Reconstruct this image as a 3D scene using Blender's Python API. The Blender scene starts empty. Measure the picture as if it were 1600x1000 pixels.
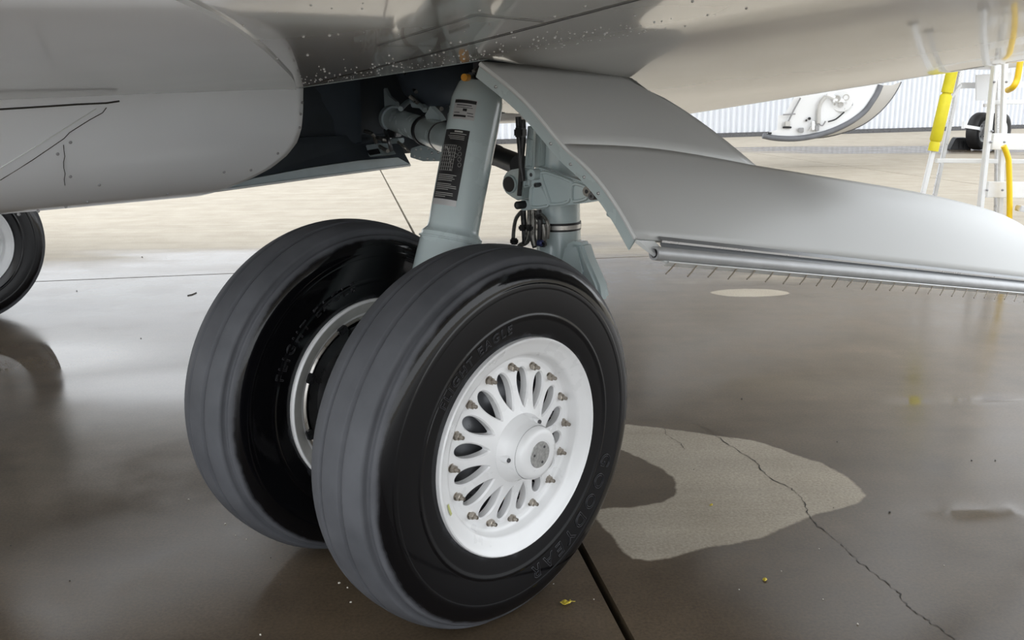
import bpy, bmesh, math, random
from mathutils import Vector, Matrix, noise
random.seed(7)
SC = bpy.context.scene
COL = SC.collection
PI = math.pi

# ------------------------------------------------------------------ camera
F_PX, PITCH, CAM_H, ROLL = 1440.58, 0.24045, 1.1968, 0.0098
_c, _s = math.cos(PITCH), math.sin(PITCH)
_U = Vector((0, _s, _c)); _F = Vector((0, _c, -_s)); _X = Vector((1, 0, 0))
CR = _X*math.cos(ROLL) - _U*math.sin(ROLL)
CV = _X*math.sin(ROLL) + _U*math.cos(ROLL)
CE = Vector((0, 0, CAM_H))
cd = bpy.data.cameras.new('camera'); cam = bpy.data.objects.new('camera', cd); COL.objects.link(cam)
cd.sensor_width = 36.0; cd.lens = F_PX/1600*36; cd.clip_start = 0.02; cd.clip_end = 500
m = Matrix.Identity(4)
for i in range(3):
    m[i][0] = CR[i]; m[i][1] = CV[i]; m[i][2] = -_F[i]; m[i][3] = CE[i]
cam.matrix_world = m
SC.camera = cam

# ------------------------------------------------------------------ sky, light, exposure
wd = bpy.data.worlds.new('overcast'); SC.world = wd; wd.use_nodes = True
bgn = wd.node_tree.nodes['Background']
bgn.inputs[0].default_value = (0.93, 0.965, 1.0, 1); bgn.inputs[1].default_value = 1.0
SC.view_settings.view_transform = 'Standard'; SC.view_settings.look = 'None'
SC.view_settings.exposure = 1.4; SC.view_settings.gamma = 1.0
SC.view_settings.use_curve_mapping = False

# ------------------------------------------------------------------ survey helpers (photo bearing -> point on a real plane)
YAW = -0.7562
AN = Vector((math.cos(YAW), math.sin(YAW), 0)); AT = Vector((-math.sin(YAW), math.cos(YAW), 0))
O = Vector((-0.253219, 2.20166, 0))
def ray(u, v): return _F + CR*((u-800)/F_PX) + CV*((500-v)/F_PX)
def atY(u, v, Y): d = ray(u, v); return CE + d*(Y/d.y)
def atZ(u, v, Z=0.0): d = ray(u, v); return CE + d*((Z-CAM_H)/d.z)
def loc(P): D = P-O; return Vector((D.dot(AN), D.dot(AT), P.z))
def onA(u, v, A): d = ray(u, v); return loc(CE + d*((O+AN*A-CE).dot(AN)/d.dot(AN)))
def onL(u, v, L): d = ray(u, v); return loc(CE + d*((O+AT*L-CE).dot(AT)/d.dot(AT)))

# ------------------------------------------------------------------ materials
def mat(name, col, rough=0.5, metal=0.0, coat=0.0, coat_r=0.05, spec=0.5):
    M = bpy.data.materials.new(name); M.use_nodes = True
    b = M.node_tree.nodes['Principled BSDF']
    b.inputs['Base Color'].default_value = (*col, 1); b.inputs['Roughness'].default_value = rough
    b.inputs['Metallic'].default_value = metal; b.inputs['Coat Weight'].default_value = coat
    b.inputs['Coat Roughness'].default_value = coat_r; b.inputs['Specular IOR Level'].default_value = spec
    return M
def N(M, typ, **kw):
    n = M.node_tree.nodes.new(typ)
    for k, v in kw.items():
        if k.startswith('i_'): n.inputs[k[2:].replace('_', ' ')].default_value = v
        else: setattr(n, k, v)
    return n
def L(M, a, b): M.node_tree.links.new(a, b)
def noisy(M, scale, amt, rough_amt=0.0, bump=0.0, bscale=None, stretch=None, detail=5):
    """break up colour (and roughness, relief) with object-space noise"""
    b = M.node_tree.nodes['Principled BSDF']
    tc = N(M, 'ShaderNodeTexCoord'); src = tc.outputs['Object']
    if stretch:
        mp = N(M, 'ShaderNodeMapping'); mp.inputs['Scale'].default_value = stretch; L(M, src, mp.inputs[0]); src = mp.outputs[0]
    n = N(M, 'ShaderNodeTexNoise', i_Scale=scale, i_Detail=detail); L(M, src, n.inputs['Vector'])
    col = b.inputs['Base Color'].default_value[:3]
    r = N(M, 'ShaderNodeMapRange'); r.inputs[1].default_value = .25; r.inputs[2].default_value = .75
    r.inputs[3].default_value = 1-amt; r.inputs[4].default_value = 1+amt; L(M, n.outputs[0], r.inputs[0])
    vm = N(M, 'ShaderNodeVectorMath', operation='SCALE'); vm.inputs[0].default_value = col; L(M, r.outputs[0], vm.inputs['Scale'])
    L(M, vm.outputs[0], b.inputs['Base Color'])
    if rough_amt:
        rr = N(M, 'ShaderNodeMapRange'); r0 = b.inputs['Roughness'].default_value
        rr.inputs[1].default_value = .3; rr.inputs[2].default_value = .7
        rr.inputs[3].default_value = max(.01, r0-rough_amt); rr.inputs[4].default_value = r0+rough_amt
        L(M, n.outputs[0], rr.inputs[0]); L(M, rr.outputs[0], b.inputs['Roughness'])
    if bump:
        n2 = N(M, 'ShaderNodeTexNoise', i_Scale=bscale or scale*8, i_Detail=3); L(M, src, n2.inputs['Vector'])
        bp = N(M, 'ShaderNodeBump', i_Strength=bump, i_Distance=.002); L(M, n2.outputs[0], bp.inputs['Height']); L(M, bp.outputs[0], b.inputs['Normal'])
    return M
M_SKIN = noisy(mat('wing_paint', (.70, .69, .67), .16, coat=.6, coat_r=.04), 2.2, .03, .012, bump=.04, bscale=7, detail=2)
M_FAIR = noisy(mat('fairing_paint', (.82, .845, .87), .20, coat=.5, coat_r=.06), 2.0, .025, .01, detail=2)
M_DOOR = noisy(mat('door_paint', (.50, .51, .505), .42, coat=.12, coat_r=.2), 2.0, .02, .01, detail=2)
M_GEAR = noisy(mat('gear_enamel', (.60, .70, .71), .25, coat=.5, coat_r=.08), 9, .05, .05)
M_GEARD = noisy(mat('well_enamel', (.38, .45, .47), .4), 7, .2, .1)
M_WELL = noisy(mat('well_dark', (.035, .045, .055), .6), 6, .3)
M_WHITE = noisy(mat('wheel_white', (.86, .865, .87), .3, coat=.3), 12, .03, .05)
M_RIMIN = noisy(mat('rim_grey', (.50, .50, .48), .4), 30, .12, .1)
M_DRUM = noisy(mat('drum_grey', (.13, .135, .145), .35, .3), 22, .2, .1)
M_STEEL = noisy(mat('steel', (.52, .50, .47), .3, 1.0), 40, .15, .1)
M_NUT = noisy(mat('nut_cadmium', (.38, .345, .30), .35, 1.0), 90, .3, .1)
M_DARKST = noisy(mat('dark_steel', (.12, .12, .125), .35, .8), 30, .2, .1)
M_BLACK = mat('black', (.012, .012, .014), .45)
M_HOSE = noisy(mat('hose', (.028, .027, .028), .4), 60, .3)
M_BRAID = noisy(mat('braid', (.26, .25, .23), .4, .8), 160, .4, .15)
M_ALU = noisy(mat('aluminium', (.60, .60, .60), .3, .7), 12, .06, .08)
M_SEAL = mat('sealant', (.022, .019, .015), .6)
M_PLAC = mat('placard_black', (.012, .012, .014), .3)
M_PLACW = mat('placard_silver', (.55, .55, .55), .3, .3)
M_ORANGE = mat('orange_cap', (.85, .38, .02), .4)
M_YEL = noisy(mat('yellow_foam', (.72, .62, .015), .55), 14, .08, bump=.3, bscale=60)
M_YELT = mat('yellow_tube', (.85, .55, .01), .35)
M_LADD = noisy(mat('ladder_aluminium', (.74, .74, .73), .38, .25), 10, .05, .06)
M_WALL = noisy(mat('hangar_sheet', (.68, .70, .735), .6), 1.2, .02)
M_JETW = mat('jet_white', (.84, .85, .86), .25, coat=.4)
M_JETG = mat('jet_grey', (.55, .54, .52), .3, coat=.3)
M_LEAF = noisy(mat('leaf', (.62, .48, .05), .6), 60, .25)
M_STONE = mat('stone', (.62, .58, .50), .8)
M_STONED = mat('stone_dark', (.05, .045, .04), .8)
M_CRACK = mat('crack', (.03, .027, .022), .9)
M_LIP = mat('lip_white', (.72, .74, .74), .35, coat=.3)
M_MARK = mat('mark_grey', (.30, .30, .31), .4)

def rubber():
    """tread weathered grey, side walls wet and black"""
    M = mat('tyre_rubber', (.02, .02, .022), .5); b = M.node_tree.nodes['Principled BSDF']
    tc = N(M, 'ShaderNodeTexCoord'); sp = N(M, 'ShaderNodeSeparateXYZ'); L(M, tc.outputs['Object'], sp.inputs[0])
    ab = N(M, 'ShaderNodeMath', operation='ABSOLUTE'); L(M, sp.outputs[0], ab.inputs[0])
    nz = N(M, 'ShaderNodeTexNoise', i_Scale=22, i_Detail=6); L(M, tc.outputs['Object'], nz.inputs['Vector'])
    ad = N(M, 'ShaderNodeMath', operation='MULTIPLY_ADD'); L(M, nz.outputs[0], ad.inputs[0]); ad.inputs[1].default_value = .007; L(M, ab.outputs[0], ad.inputs[2])
    mr = N(M, 'ShaderNodeMapRange', interpolation_type='SMOOTHSTEP'); L(M, ad.outputs[0], mr.inputs[0])
    mr.inputs[1].default_value = .1035; mr.inputs[2].default_value = .1105
    n2 = N(M, 'ShaderNodeTexNoise', i_Scale=9, i_Detail=6); L(M, tc.outputs['Object'], n2.inputs['Vector'])
    cr = N(M, 'ShaderNodeValToRGB'); L(M, n2.outputs[0], cr.inputs[0])
    cr.color_ramp.elements[0].position = .3; cr.color_ramp.elements[0].color = (.068, .071, .080, 1)
    cr.color_ramp.elements[1].position = .7; cr.color_ramp.elements[1].color = (.105, .109, .121, 1)
    mx = N(M, 'ShaderNodeMix', data_type='RGBA'); L(M, mr.outputs[0], mx.inputs[0]); L(M, cr.outputs[0], mx.inputs[6]); mx.inputs[7].default_value = (.004, .004, .005, 1)
    L(M, mx.outputs[2], b.inputs['Base Color'])
    mr2 = N(M, 'ShaderNodeMapRange'); L(M, mr.outputs[0], mr2.inputs[0]); mr2.inputs[3].default_value = .62; mr2.inputs[4].default_value = .09
    L(M, mr2.outputs[0], b.inputs['Roughness']); b.inputs['Specular IOR Level'].default_value = .36
    n3 = N(M, 'ShaderNodeTexNoise', i_Scale=260, i_Detail=2); L(M, tc.outputs['Object'], n3.inputs['Vector'])
    bp = N(M, 'ShaderNodeBump', i_Strength=.05, i_Distance=.001); L(M, n3.outputs[0], bp.inputs['Height']); L(M, bp.outputs[0], b.inputs['Normal'])
    return M
M_TYRE = rubber()
M_RUBB = mat('plain_rubber', (.012, .012, .013), .5)

def concrete():
    M = mat('wet_concrete', (.3, .27, .22), .8); b = M.node_tree.nodes['Principled BSDF']
    tc = N(M, 'ShaderNodeTexCoord'); P = tc.outputs['Object']
    aw = N(M, 'ShaderNodeAttribute', attribute_name='wet'); ap = N(M, 'ShaderNodeAttribute', attribute_name='patch'); au = N(M, 'ShaderNodeAttribute', attribute_name='puddle')
    ne = N(M, 'ShaderNodeTexNoise', i_Scale=14, i_Detail=7, i_Roughness=.6); L(M, P, ne.inputs['Vector'])
    # dry patch: signed distance plus a little wander -> crisp border
    e1 = N(M, 'ShaderNodeMath', operation='MULTIPLY_ADD'); L(M, ne.outputs[0], e1.inputs[0]); e1.inputs[1].default_value = .03; L(M, ap.outputs['Fac'], e1.inputs[2])
    pd = N(M, 'ShaderNodeMapRange', interpolation_type='SMOOTHSTEP'); L(M, e1.outputs[0], pd.inputs[0])
    pd.inputs[1].default_value = .010; pd.inputs[2].default_value = .022; pd.inputs[3].default_value = 0; pd.inputs[4].default_value = 1
    # soft wetness with noise
    mp = N(M, 'ShaderNodeMapping'); mp.inputs['Scale'].default_value = (.35, 1.0, 1); mp.inputs['Rotation'].default_value = (0, 0, -.1); L(M, P, mp.inputs[0])
    n1 = N(M, 'ShaderNodeTexNoise', i_Scale=1.1, i_Detail=6, i_Roughness=.55); L(M, mp.outputs[0], n1.inputs['Vector'])
    s1 = N(M, 'ShaderNodeMath', operation='MULTIPLY_ADD'); L(M, n1.outputs[0], s1.inputs[0]); s1.inputs[1].default_value = 1.3; s1.inputs[2].default_value = -.65
    s2 = N(M, 'ShaderNodeMath', operation='ADD'); L(M, s1.outputs[0], s2.inputs[0]); L(M, aw.outputs['Fac'], s2.inputs[1])
    sw = N(M, 'ShaderNodeMapRange', interpolation_type='SMOOTHSTEP'); L(M, s2.outputs[0], sw.inputs[0]); sw.inputs[1].default_value = .30; sw.inputs[2].default_value = .70
    wet = N(M, 'ShaderNodeMath', operation='MULTIPLY'); L(M, sw.outputs[0], wet.inputs[0]); L(M, pd.outputs[0], wet.inputs[1])
    W_ = wet.outputs[0]
    # colours
    n2 = N(M, 'ShaderNodeTexNoise', i_Scale=3.0, i_Detail=8, i_Roughness=.65); L(M, P, n2.inputs['Vector'])
    n4 = N(M, 'ShaderNodeTexNoise', i_Scale=120, i_Detail=5, i_Roughness=.7); L(M, P, n4.inputs['Vector'])
    def ramp(src, c0, c1, p0=.3, p1=.7):
        r = N(M, 'ShaderNodeValToRGB'); L(M, src, r.inputs[0]); r.color_ramp.elements[0].position = p0; r.color_ramp.elements[1].position = p1
        r.color_ramp.elements[0].color = (*c0, 1); r.color_ramp.elements[1].color = (*c1, 1); return r.outputs[0]
    dry = ramp(n2.outputs[0], (.325, .283, .222), (.405, .362, .295))
    wetc = ramp(n2.outputs[0], (.054, .037, .0205), (.092, .0655, .039))
    mx = N(M, 'ShaderNodeMix', data_type='RGBA'); L(M, W_, mx.inputs[0]); L(M, dry, mx.inputs[6]); L(M, wetc, mx.inputs[7])
    gr = N(M, 'ShaderNodeMapRange'); L(M, n4.outputs[0], gr.inputs[0]); gr.inputs[1].default_value = .3; gr.inputs[2].default_value = .7; gr.inputs[3].default_value = .72; gr.inputs[4].default_value = 1.28
    # tyre sweep marks: long faint streaks along the slabs
    mp2 = N(M, 'ShaderNodeMapping'); mp2.inputs['Rotation'].default_value = (0, 0, .10); mp2.inputs['Scale'].default_value = (.25, 9, 1); L(M, P, mp2.inputs[0])
    n5 = N(M, 'ShaderNodeTexNoise', i_Scale=1.0, i_Detail=4); L(M, mp2.outputs[0], n5.inputs['Vector'])
    g2 = N(M, 'ShaderNodeMapRange'); L(M, n5.outputs[0], g2.inputs[0]); g2.inputs[1].default_value = .3; g2.inputs[2].default_value = .7; g2.inputs[3].default_value = .93; g2.inputs[4].default_value = 1.07
    mm = N(M, 'ShaderNodeMath', operation='MULTIPLY'); L(M, gr.outputs[0], mm.inputs[0]); L(M, g2.outputs[0], mm.inputs[1])
    vm = N(M, 'ShaderNodeVectorMath', operation='SCALE'); L(M, mx.outputs[2], vm.inputs[0]); L(M, mm.outputs[0], vm.inputs['Scale'])
    L(M, vm.outputs[0], b.inputs['Base Color'])
    b.inputs['Roughness'].default_value = .75
    cw = N(M, 'ShaderNodeMapRange'); L(M, au.outputs['Fac'], cw.inputs[0]); cw.inputs[3].default_value = .72; cw.inputs[4].default_value = 1.0
    cx_ = N(M, 'ShaderNodeMath', operation='MULTIPLY'); L(M, cw.outputs[0], cx_.inputs[0]); L(M, W_, cx_.inputs[1]); L(M, cx_.outputs[0], b.inputs['Coat Weight'])
    b.inputs['Specular IOR Level'].default_value = .25
    cr = N(M, 'ShaderNodeMapRange'); L(M, n2.outputs[0], cr.inputs[0]); cr.inputs[1].default_value = .3; cr.inputs[2].default_value = .7; cr.inputs[3].default_value = .09; cr.inputs[4].default_value = .24
    cm = N(M, 'ShaderNodeMix'); L(M, au.outputs['Fac'], cm.inputs[0]); L(M, cr.outputs[0], cm.inputs[2]); cm.inputs[3].default_value = .03
    L(M, cm.outputs[0], b.inputs['Coat Roughness']); b.inputs['Coat IOR'].default_value = 1.34
    inv = N(M, 'ShaderNodeMath', operation='SUBTRACT'); inv.inputs[0].default_value = 1; L(M, au.outputs['Fac'], inv.inputs[1])
    bs = N(M, 'ShaderNodeMath', operation='MULTIPLY'); L(M, inv.outputs[0], bs.inputs[0]); bs.inputs[1].default_value = .10
    bp = N(M, 'ShaderNodeBump', i_Distance=.002); L(M, n4.outputs[0], bp.inputs['Height']); L(M, bs.outputs[0], bp.inputs['Strength'])
    L(M, bp.outputs[0], b.inputs['Normal']); L(M, bp.outputs[0], b.inputs['Coat Normal'])
    return M
M_CONC = concrete()

# ------------------------------------------------------------------ mesh helpers
class MB:
    def __init__(s): s.v = []; s.f = []; s.sm = []
    def add(s, vs, fs, smooth=False):
        k = len(s.v); s.v += [tuple(p) for p in vs]; s.f += [tuple(i+k for i in f) for f in fs]; s.sm += [smooth]*len(fs); return s
    def box(s, c, size, M=None):
        hx, hy, hz = size[0]/2, size[1]/2, size[2]/2
        vs = [Vector((x, y, z)) for x in (-hx, hx) for y in (-hy, hy) for z in (-hz, hz)]
        if M: vs = [M @ p for p in vs]
        vs = [p+Vector(c) for p in vs]
        return s.add(vs, [(0,1,3,2),(4,6,7,5),(0,4,5,1),(2,3,7,6),(0,2,6,4),(1,5,7,3)])
    def beam(s, p, q, w, h, up=(0,0,1)):
        p = Vector(p); q = Vector(q); d = (q-p).normalized(); u = Vector(up); x = d.cross(u)
        if x.length < 1e-4: x = d.cross(Vector((1,0,0)))
        x.normalize(); y = x.cross(d)
        vs = [b + x*(sx*w/2) + y*(sy*h/2) for b in (p, q) for sx, sy in ((-1,-1),(1,-1),(1,1),(-1,1))]
        return s.add(vs, [(3,2,1,0),(4,5,6,7),(0,1,5,4),(1,2,6,5),(2,3,7,6),(3,0,4,7)])
    def tube(s, pts, r, n=10, closed_ends=True):
        pts = [Vector(p) for p in pts]; rs = r if isinstance(r, (list, tuple)) else [r]*len(pts)
        vs = []; ref = None
        for i, p in enumerate(pts):
            d = (pts[min(i+1, len(pts)-1)] - pts[max(i-1, 0)]).normalized()
            if ref is None:
                ref = Vector((0,0,1)) if abs(d.z) < .9 else Vector((1,0,0))
            x = ref - d*ref.dot(d); x.normalize(); ref = x; y = d.cross(x)
            vs += [p + (x*math.cos(2*PI*k/n)+y*math.sin(2*PI*k/n))*rs[i] for k in range(n)]
        fs = [(i*n+k, i*n+(k+1) % n, (i+1)*n+(k+1) % n, (i+1)*n+k) for i in range(len(pts)-1) for k in range(n)]
        s.add(vs, fs, True)
        if closed_ends:
            m = len(pts)-1
            s.add([vs[k] for k in range(n)], [tuple(range(n-1, -1, -1))]); s.add([vs[m*n+k] for k in range(n)], [tuple(range(n))])
        return s
    def lathe(s, prof, n=48, M=None, smooth=True):
        """prof: (x along axis, radius); axis is local x"""
        vs = []
        for x, r in prof:
            for k in range(n):
                a = 2*PI*k/n; p = Vector((x, r*math.cos(a), r*math.sin(a))); vs.append(M @ p if M else p)
        fs = [(i*n+k, (i+1)*n+k, (i+1)*n+(k+1) % n, i*n+(k+1) % n) for i in range(len(prof)-1) for k in range(n)]
        return s.add(vs, fs, smooth)
    def grid(s, rows, smooth=True):
        h = len(rows); w = len(rows[0]); vs = [p for r in rows for p in r]
        return s.add(vs, [(i*w+j, i*w+j+1, (i+1)*w+j+1, (i+1)*w+j) for i in range(h-1) for j in range(w-1)], smooth)
    def prism(s, pts, off):
        """closed polygon pushed along off"""
        pts = [Vector(p) for p in pts]; off = Vector(off); n = len(pts)
        vs = pts + [p+off for p in pts]
        return s.add(vs, [tuple(range(n)), tuple(range(2*n-1, n-1, -1))] + [(i, n+i, n+(i+1) % n, (i+1) % n) for i in range(n)])
    def mesh(s, name, mt, bevel=0.0, recalc=True, auto=True):
        me = bpy.data.meshes.new(name); me.from_pydata(s.v, [], s.f); me.update()
        me.polygons.foreach_set('use_smooth', s.sm)
        if recalc:
            bm = bmesh.new(); bm.from_mesh(me); bmesh.ops.remove_doubles(bm, verts=bm.verts, dist=1e-6); bmesh.ops.recalc_face_normals(bm, faces=bm.faces)
            if bevel:
                ed = [e for e in bm.edges if len(e.link_faces) == 2 and e.calc_face_angle() > .6]
                bmesh.ops.bevel(bm, geom=ed, offset=bevel, segments=2, affect='EDGES', clamp_overlap=True)
            bm.to_mesh(me); bm.free()
        if auto: 
            try: me.set_sharp_from_angle(angle=math.radians(40))
            except Exception: pass
        me.materials.append(mt)
        return me
    def obj(s, name, mt, parent=None, **kw):
        o = bpy.data.objects.new(name, s.mesh(name, mt, **kw)); COL.objects.link(o); o.parent = parent; return o
def link(name, me, parent=None, M=None):
    o = bpy.data.objects.new(name, me); COL.objects.link(o); o.parent = parent
    if M is not None: o.matrix_local = M
    return o
def tag(o, label=None, cat=None, group=None, kind=None):
    for k, v in (('label', label), ('category', cat), ('group', group), ('kind', kind)):
        if v: o[k] = v
    return o
def empty(name, p=(0,0,0), rz=0.0, parent=None):
    o = bpy.data.objects.new(name, None); COL.objects.link(o); o.location = p; o.rotation_euler = (0, 0, rz); o.parent = parent; return o
def smooth_pts(pts, n=6):
    """Catmull-Rom through the points"""
    pts = [Vector(p) for p in pts]; out = []
    for i in range(len(pts)-1):
        p0 = pts[max(i-1,0)]; p1 = pts[i]; p2 = pts[i+1]; p3 = pts[min(i+2, len(pts)-1)]
        for k in range(n):
            t = k/n; out.append(.5*((2*p1)+(p2-p0)*t+(2*p0-5*p1+4*p2-p3)*t*t+(3*p1-p0-3*p2+p3)*t**3))
    return out+[pts[-1]]

# ================================================================== GROUND
JY = 0.1763
J1 = Vector((math.cos(JY), math.sin(JY), 0)); J2 = Vector((-math.sin(JY), math.cos(JY), 0))
g0 = atZ(905, 850); g1 = atZ(215, 433.4)
j2off = g0.dot(J1); j1off = g1.dot(J2)
SL = 7.5; GAP = .021
zs = lambda L_, ox, oy, s: [atZ(ox+x/s, oy+y/s) for x, y in L_]
PATCH = zs([(180,145),(330,160),(470,180),(640,205),(760,245),(880,285),(970,335),(1025,385),(1020,415),(960,440),(860,465),(740,515),(600,565),(480,580),(380,610),(270,630),(200,620),(160,590),(130,540),(80,490),(70,455),(90,445),(200,440),(300,425),(350,400),(363,370),(350,335),(290,295),(230,265),(160,235),(120,225),(110,160)], 900, 600, 2.2857)
PATCH = smooth_pts(PATCH+[PATCH[0]], 3)[:-1]
BLOBS = [[(1105,457),(1140,452),(1200,452),(1235,458),(1200,463),(1140,463)]]
POLYS = [PATCH]+[smooth_pts([atZ(*p) for p in b]+[atZ(*b[0])], 3)[:-1] for b in BLOBS]
BB = [(min(p.x for p in q)-.6, max(p.x for p in q)+.6, min(p.y for p in q)-.6, max(p.y for p in q)+.6) for q in POLYS]
def sdf(x, y):
    best = .6
    for q, bb in zip(POLYS, BB):
        if not (bb[0] < x < bb[1] and bb[2] < y < bb[3]): continue
        ins = False; d2 = 9.0; n = len(q); ax, ay = q[-1].x, q[-1].y
        for p in q:
            bx, by = p.x, p.y; ex, ey = bx-ax, by-ay; wx, wy = x-ax, y-ay
            tt = max(0, min(1, (wx*ex+wy*ey)/(ex*ex+ey*ey+1e-12))); dx, dy = wx-ex*tt, wy-ey*tt; d2 = min(d2, dx*dx+dy*dy)
            if (ay > y) != (by > y) and x < ex*(y-ay)/(by-ay)+ax: ins = not ins
            ax, ay = bx, by
        d = math.sqrt(d2); d = -d if ins else d
        if d < best: best = d
    return best
PUD = [(atZ(1535,624), .30, .05), (atZ(1515,800), .16, .07), (atZ(1595,800), .05, .09), (atZ(1420,626), .12, .05),
       (atZ(60,560), .55, .30), (atZ(330,600), .7, .22), (atZ(1230,600), .3, .12)]
WETB = [(atZ(1350,232), 5.0, 1.8, .9), (atZ(200,395), 2.6, .55, .25), (atZ(850,330), 2.2, .9, .3), (atZ(1540,236), 4, 1.5, .6)]
def wetness(x, y):
    d = math.hypot(x, y)
    w = 1.0 - min(1, max(0, (d-5.2)/4.6))*1.15
    for c, rx, ry, a in WETB:
        e = ((x-c.x)/rx)**2+((y-c.y)/ry)**2
        w += a*math.exp(-e*1.2)
    return w
def puddle(x, y):
    v = 0
    for c, rx, ry in PUD:
        e = ((x-c.x)/rx)**2+((y-c.y)/ry)**2
        if e < 3: v = max(v, min(1, 1.6*math.exp(-e*1.3)))
    return v
ground = empty('ground'); tag(ground, 'wet brown concrete apron with drying patches and sealed joints', 'ground', kind='structure')
b = MB(); b.add([(-150,-60,-.05),(150,-60,-.05),(150,140,-.05),(-150,140,-.05)], [(0,1,2,3)]); b.obj('joint_base', M_SEAL, ground)
for iu in range(-3, 4):
    for iv in range(-2, 5):
        u0 = j2off+iu*SL; v0 = j1off+iv*SL
        near = (iu in (-1, 0)) and iv in (-2, -1, 0)
        cx = J1*(u0+SL/2)+J2*(v0+SL/2)
        step = .05 if near and cx.length < 9 else .25
        # beyond the outermost joints the apron simply runs on
        ua, ub = u0+GAP/2, u0+SL-GAP/2; va, vb = v0+GAP/2, v0+SL-GAP/2
        if iu == -3: ua -= 110
        if iu == 3: ub += 110
        if iv == -2: va -= 40
        if iv == 4: vb += 100
        nu = max(2, int(SL/step)); nv = nu
        rows = []
        for j in range(nv+1):
            v = va+(vb-va)*j/nv
            rows.append([J1*(ua+(ub-ua)*i/nu)+J2*v for i in range(nu+1)])
        k = MB(); k.grid(rows, False)
        # slab edges drop into the joint
        k.add([rows[0][0], rows[0][-1], rows[0][-1]-Vector((0,0,.05)), rows[0][0]-Vector((0,0,.05))], [(0,3,2,1)])
        k.add([rows[-1][0], rows[-1][-1], rows[-1][-1]-Vector((0,0,.05)), rows[-1][0]-Vector((0,0,.05))], [(0,1,2,3)])
        k.add([rows[0][0], rows[-1][0], rows[-1][0]-Vector((0,0,.05)), rows[0][0]-Vector((0,0,.05))], [(0,1,2,3)])
        k.add([rows[0][-1], rows[-1][-1], rows[-1][-1]-Vector((0,0,.05)), rows[0][-1]-Vector((0,0,.05))], [(0,3,2,1)])
        o = k.obj('concrete_slab', M_CONC, ground, recalc=False, auto=False)
        me = o.data
        aw = me.attributes.new('wet', 'FLOAT', 'POINT'); ap = me.attributes.new('patch', 'FLOAT', 'POINT'); au = me.attributes.new('puddle', 'FLOAT', 'POINT')
        co = [p.co for p in me.vertices]
        aw.data.foreach_set('value', [wetness(p.x, p.y) for p in co])
        ap.data.foreach_set('value', [sdf(p.x, p.y) for p in co])
        au.data.foreach_set('value', [puddle(p.x, p.y) for p in co])
def crack(pxs, w, name='crack'):
    pts = smooth_pts([atZ(*p) for p in pxs], 7); k = MB(); lf = []; rt = []
    for i, p in enumerate(pts):
        d = (pts[min(i+1, len(pts)-1)]-pts[max(0, i-1)]).normalized(); n_ = Vector((-d.y, d.x, 0))
        ww = .8*w*random.uniform(.15, 1.3)*(0.3 if i in (0, len(pts)-1) else 1); j = random.uniform(-1, 1)*.005
        lf.append(p+n_*(j+ww/2)+Vector((0,0,.0012))); rt.append(p+n_*(j-ww/2)+Vector((0,0,.0012)))
    k.grid([lf, rt], False); k.obj(name, M_CRACK, ground, recalc=False, auto=False)
crack([(1095,666),(1120,682),(1150,702),(1178,720),(1200,745),(1232,762),(1249,775),(1262,800),(1275,820),(1300,838),(1320,855)], .0045)
crack([(1320,855),(1345,880),(1380,908),(1402,925),(1420,950),(1450,970),(1478,990),(1500,1010)], .0035)
crack([(1035,668),(1045,682),(1062,692),(1068,702)], .003)
crack([(1160,690),(1140,684),(1100,668),(1060,652),(1036,640)], .002)

# ================================================================== HANGAR far behind
hb0 = Vector((5.57,25.32,0)); hdir = (Vector((15.76,29.2,0))-hb0).normalized(); hn = Vector((hdir.y, -hdir.x, 0))
hangar = empty('hangar', hb0, math.atan2(hdir.y, hdir.x)); tag(hangar, 'white corrugated metal hangar wall at the far side of the apron', 'hangar')
k = MB(); PW = 1.08; NR = 6; row0 = []; row1 = []
for i in range(NR):
    x = i*PW/NR; d = PW/NR
    for dx, y in ((0,0),(.34*d,0),(.5*d,-.06),(.84*d,-.06)):
        row0.append(Vector((x+dx,y,.12))); row1.append(Vector((x+dx,y,9)))
row0.append(Vector((PW-.004,0,.12))); row1.append(Vector((PW-.004,0,9)))
k.grid([row0, row1], False); pm = k.mesh('wall_panel', M_WALL, recalc=False, auto=False)
for i in range(-10, 26):
    link('wall_panel', pm, hangar, Matrix.Translation((i*PW, 0, 0)))
k = MB(); k.box((8.6, .1, .06), (39.0, .3, .12)); k.obj('base_rail', M_DARKST, hangar)
k = MB(); k.box((8.6, 6.2, 4.5), (39.0, 12, 9)); k.obj('building_body', M_WALL, hangar)

# ================================================================== AIRCRAFT (local frame: x outboard, y forward, z up)
AIR = empty('aircraft', O, YAW)
tag(AIR, 'grey jet aircraft on twin-wheel landing gear, its wing and belly filling the top', 'aircraft')
# ---- wing lower skin as a height field
def crest(a): return 2.08-.4*(a+.6)
def skin(a, l):
    z0 = 1.19+.115*(a+.55); lc = crest(a); q = l-lc
    if q <= 0:
        g = -.085+.0295*q*q
        e = .1-l
        if e > 0:
            q0 = .1-lc; g = -.085+.0295*q0*q0 - 2*.0295*q0*.05*(1-math.exp(-e/.05)) - .030*e
    else:
        t_ = min(q/.42, .999); g = -.085+.20*(1-math.sqrt(1-t_*t_))
    return z0+g
def on_skin(u, v):
    """where a bearing meets the lower skin"""
    lo, hi = .5, 8.0; d = ray(u, v); prev = None
    for i in range(400):
        s = .4+i*.02; P = loc(CE+d*s); e = P.z-skin(P.x, P.y)
        if prev is not None and prev < 0 <= e:
            return P
        prev = e
    return loc(CE+d*3)
A0, A1 = -.62, 5.5
WX = (-.95, .195); WL = (.095, .66)      # wheel bay opening (outboard, fore-aft limits)
av = sorted(set([A0+ (A1-A0)*i/46 for i in range(47)] + [.195]))
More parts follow.
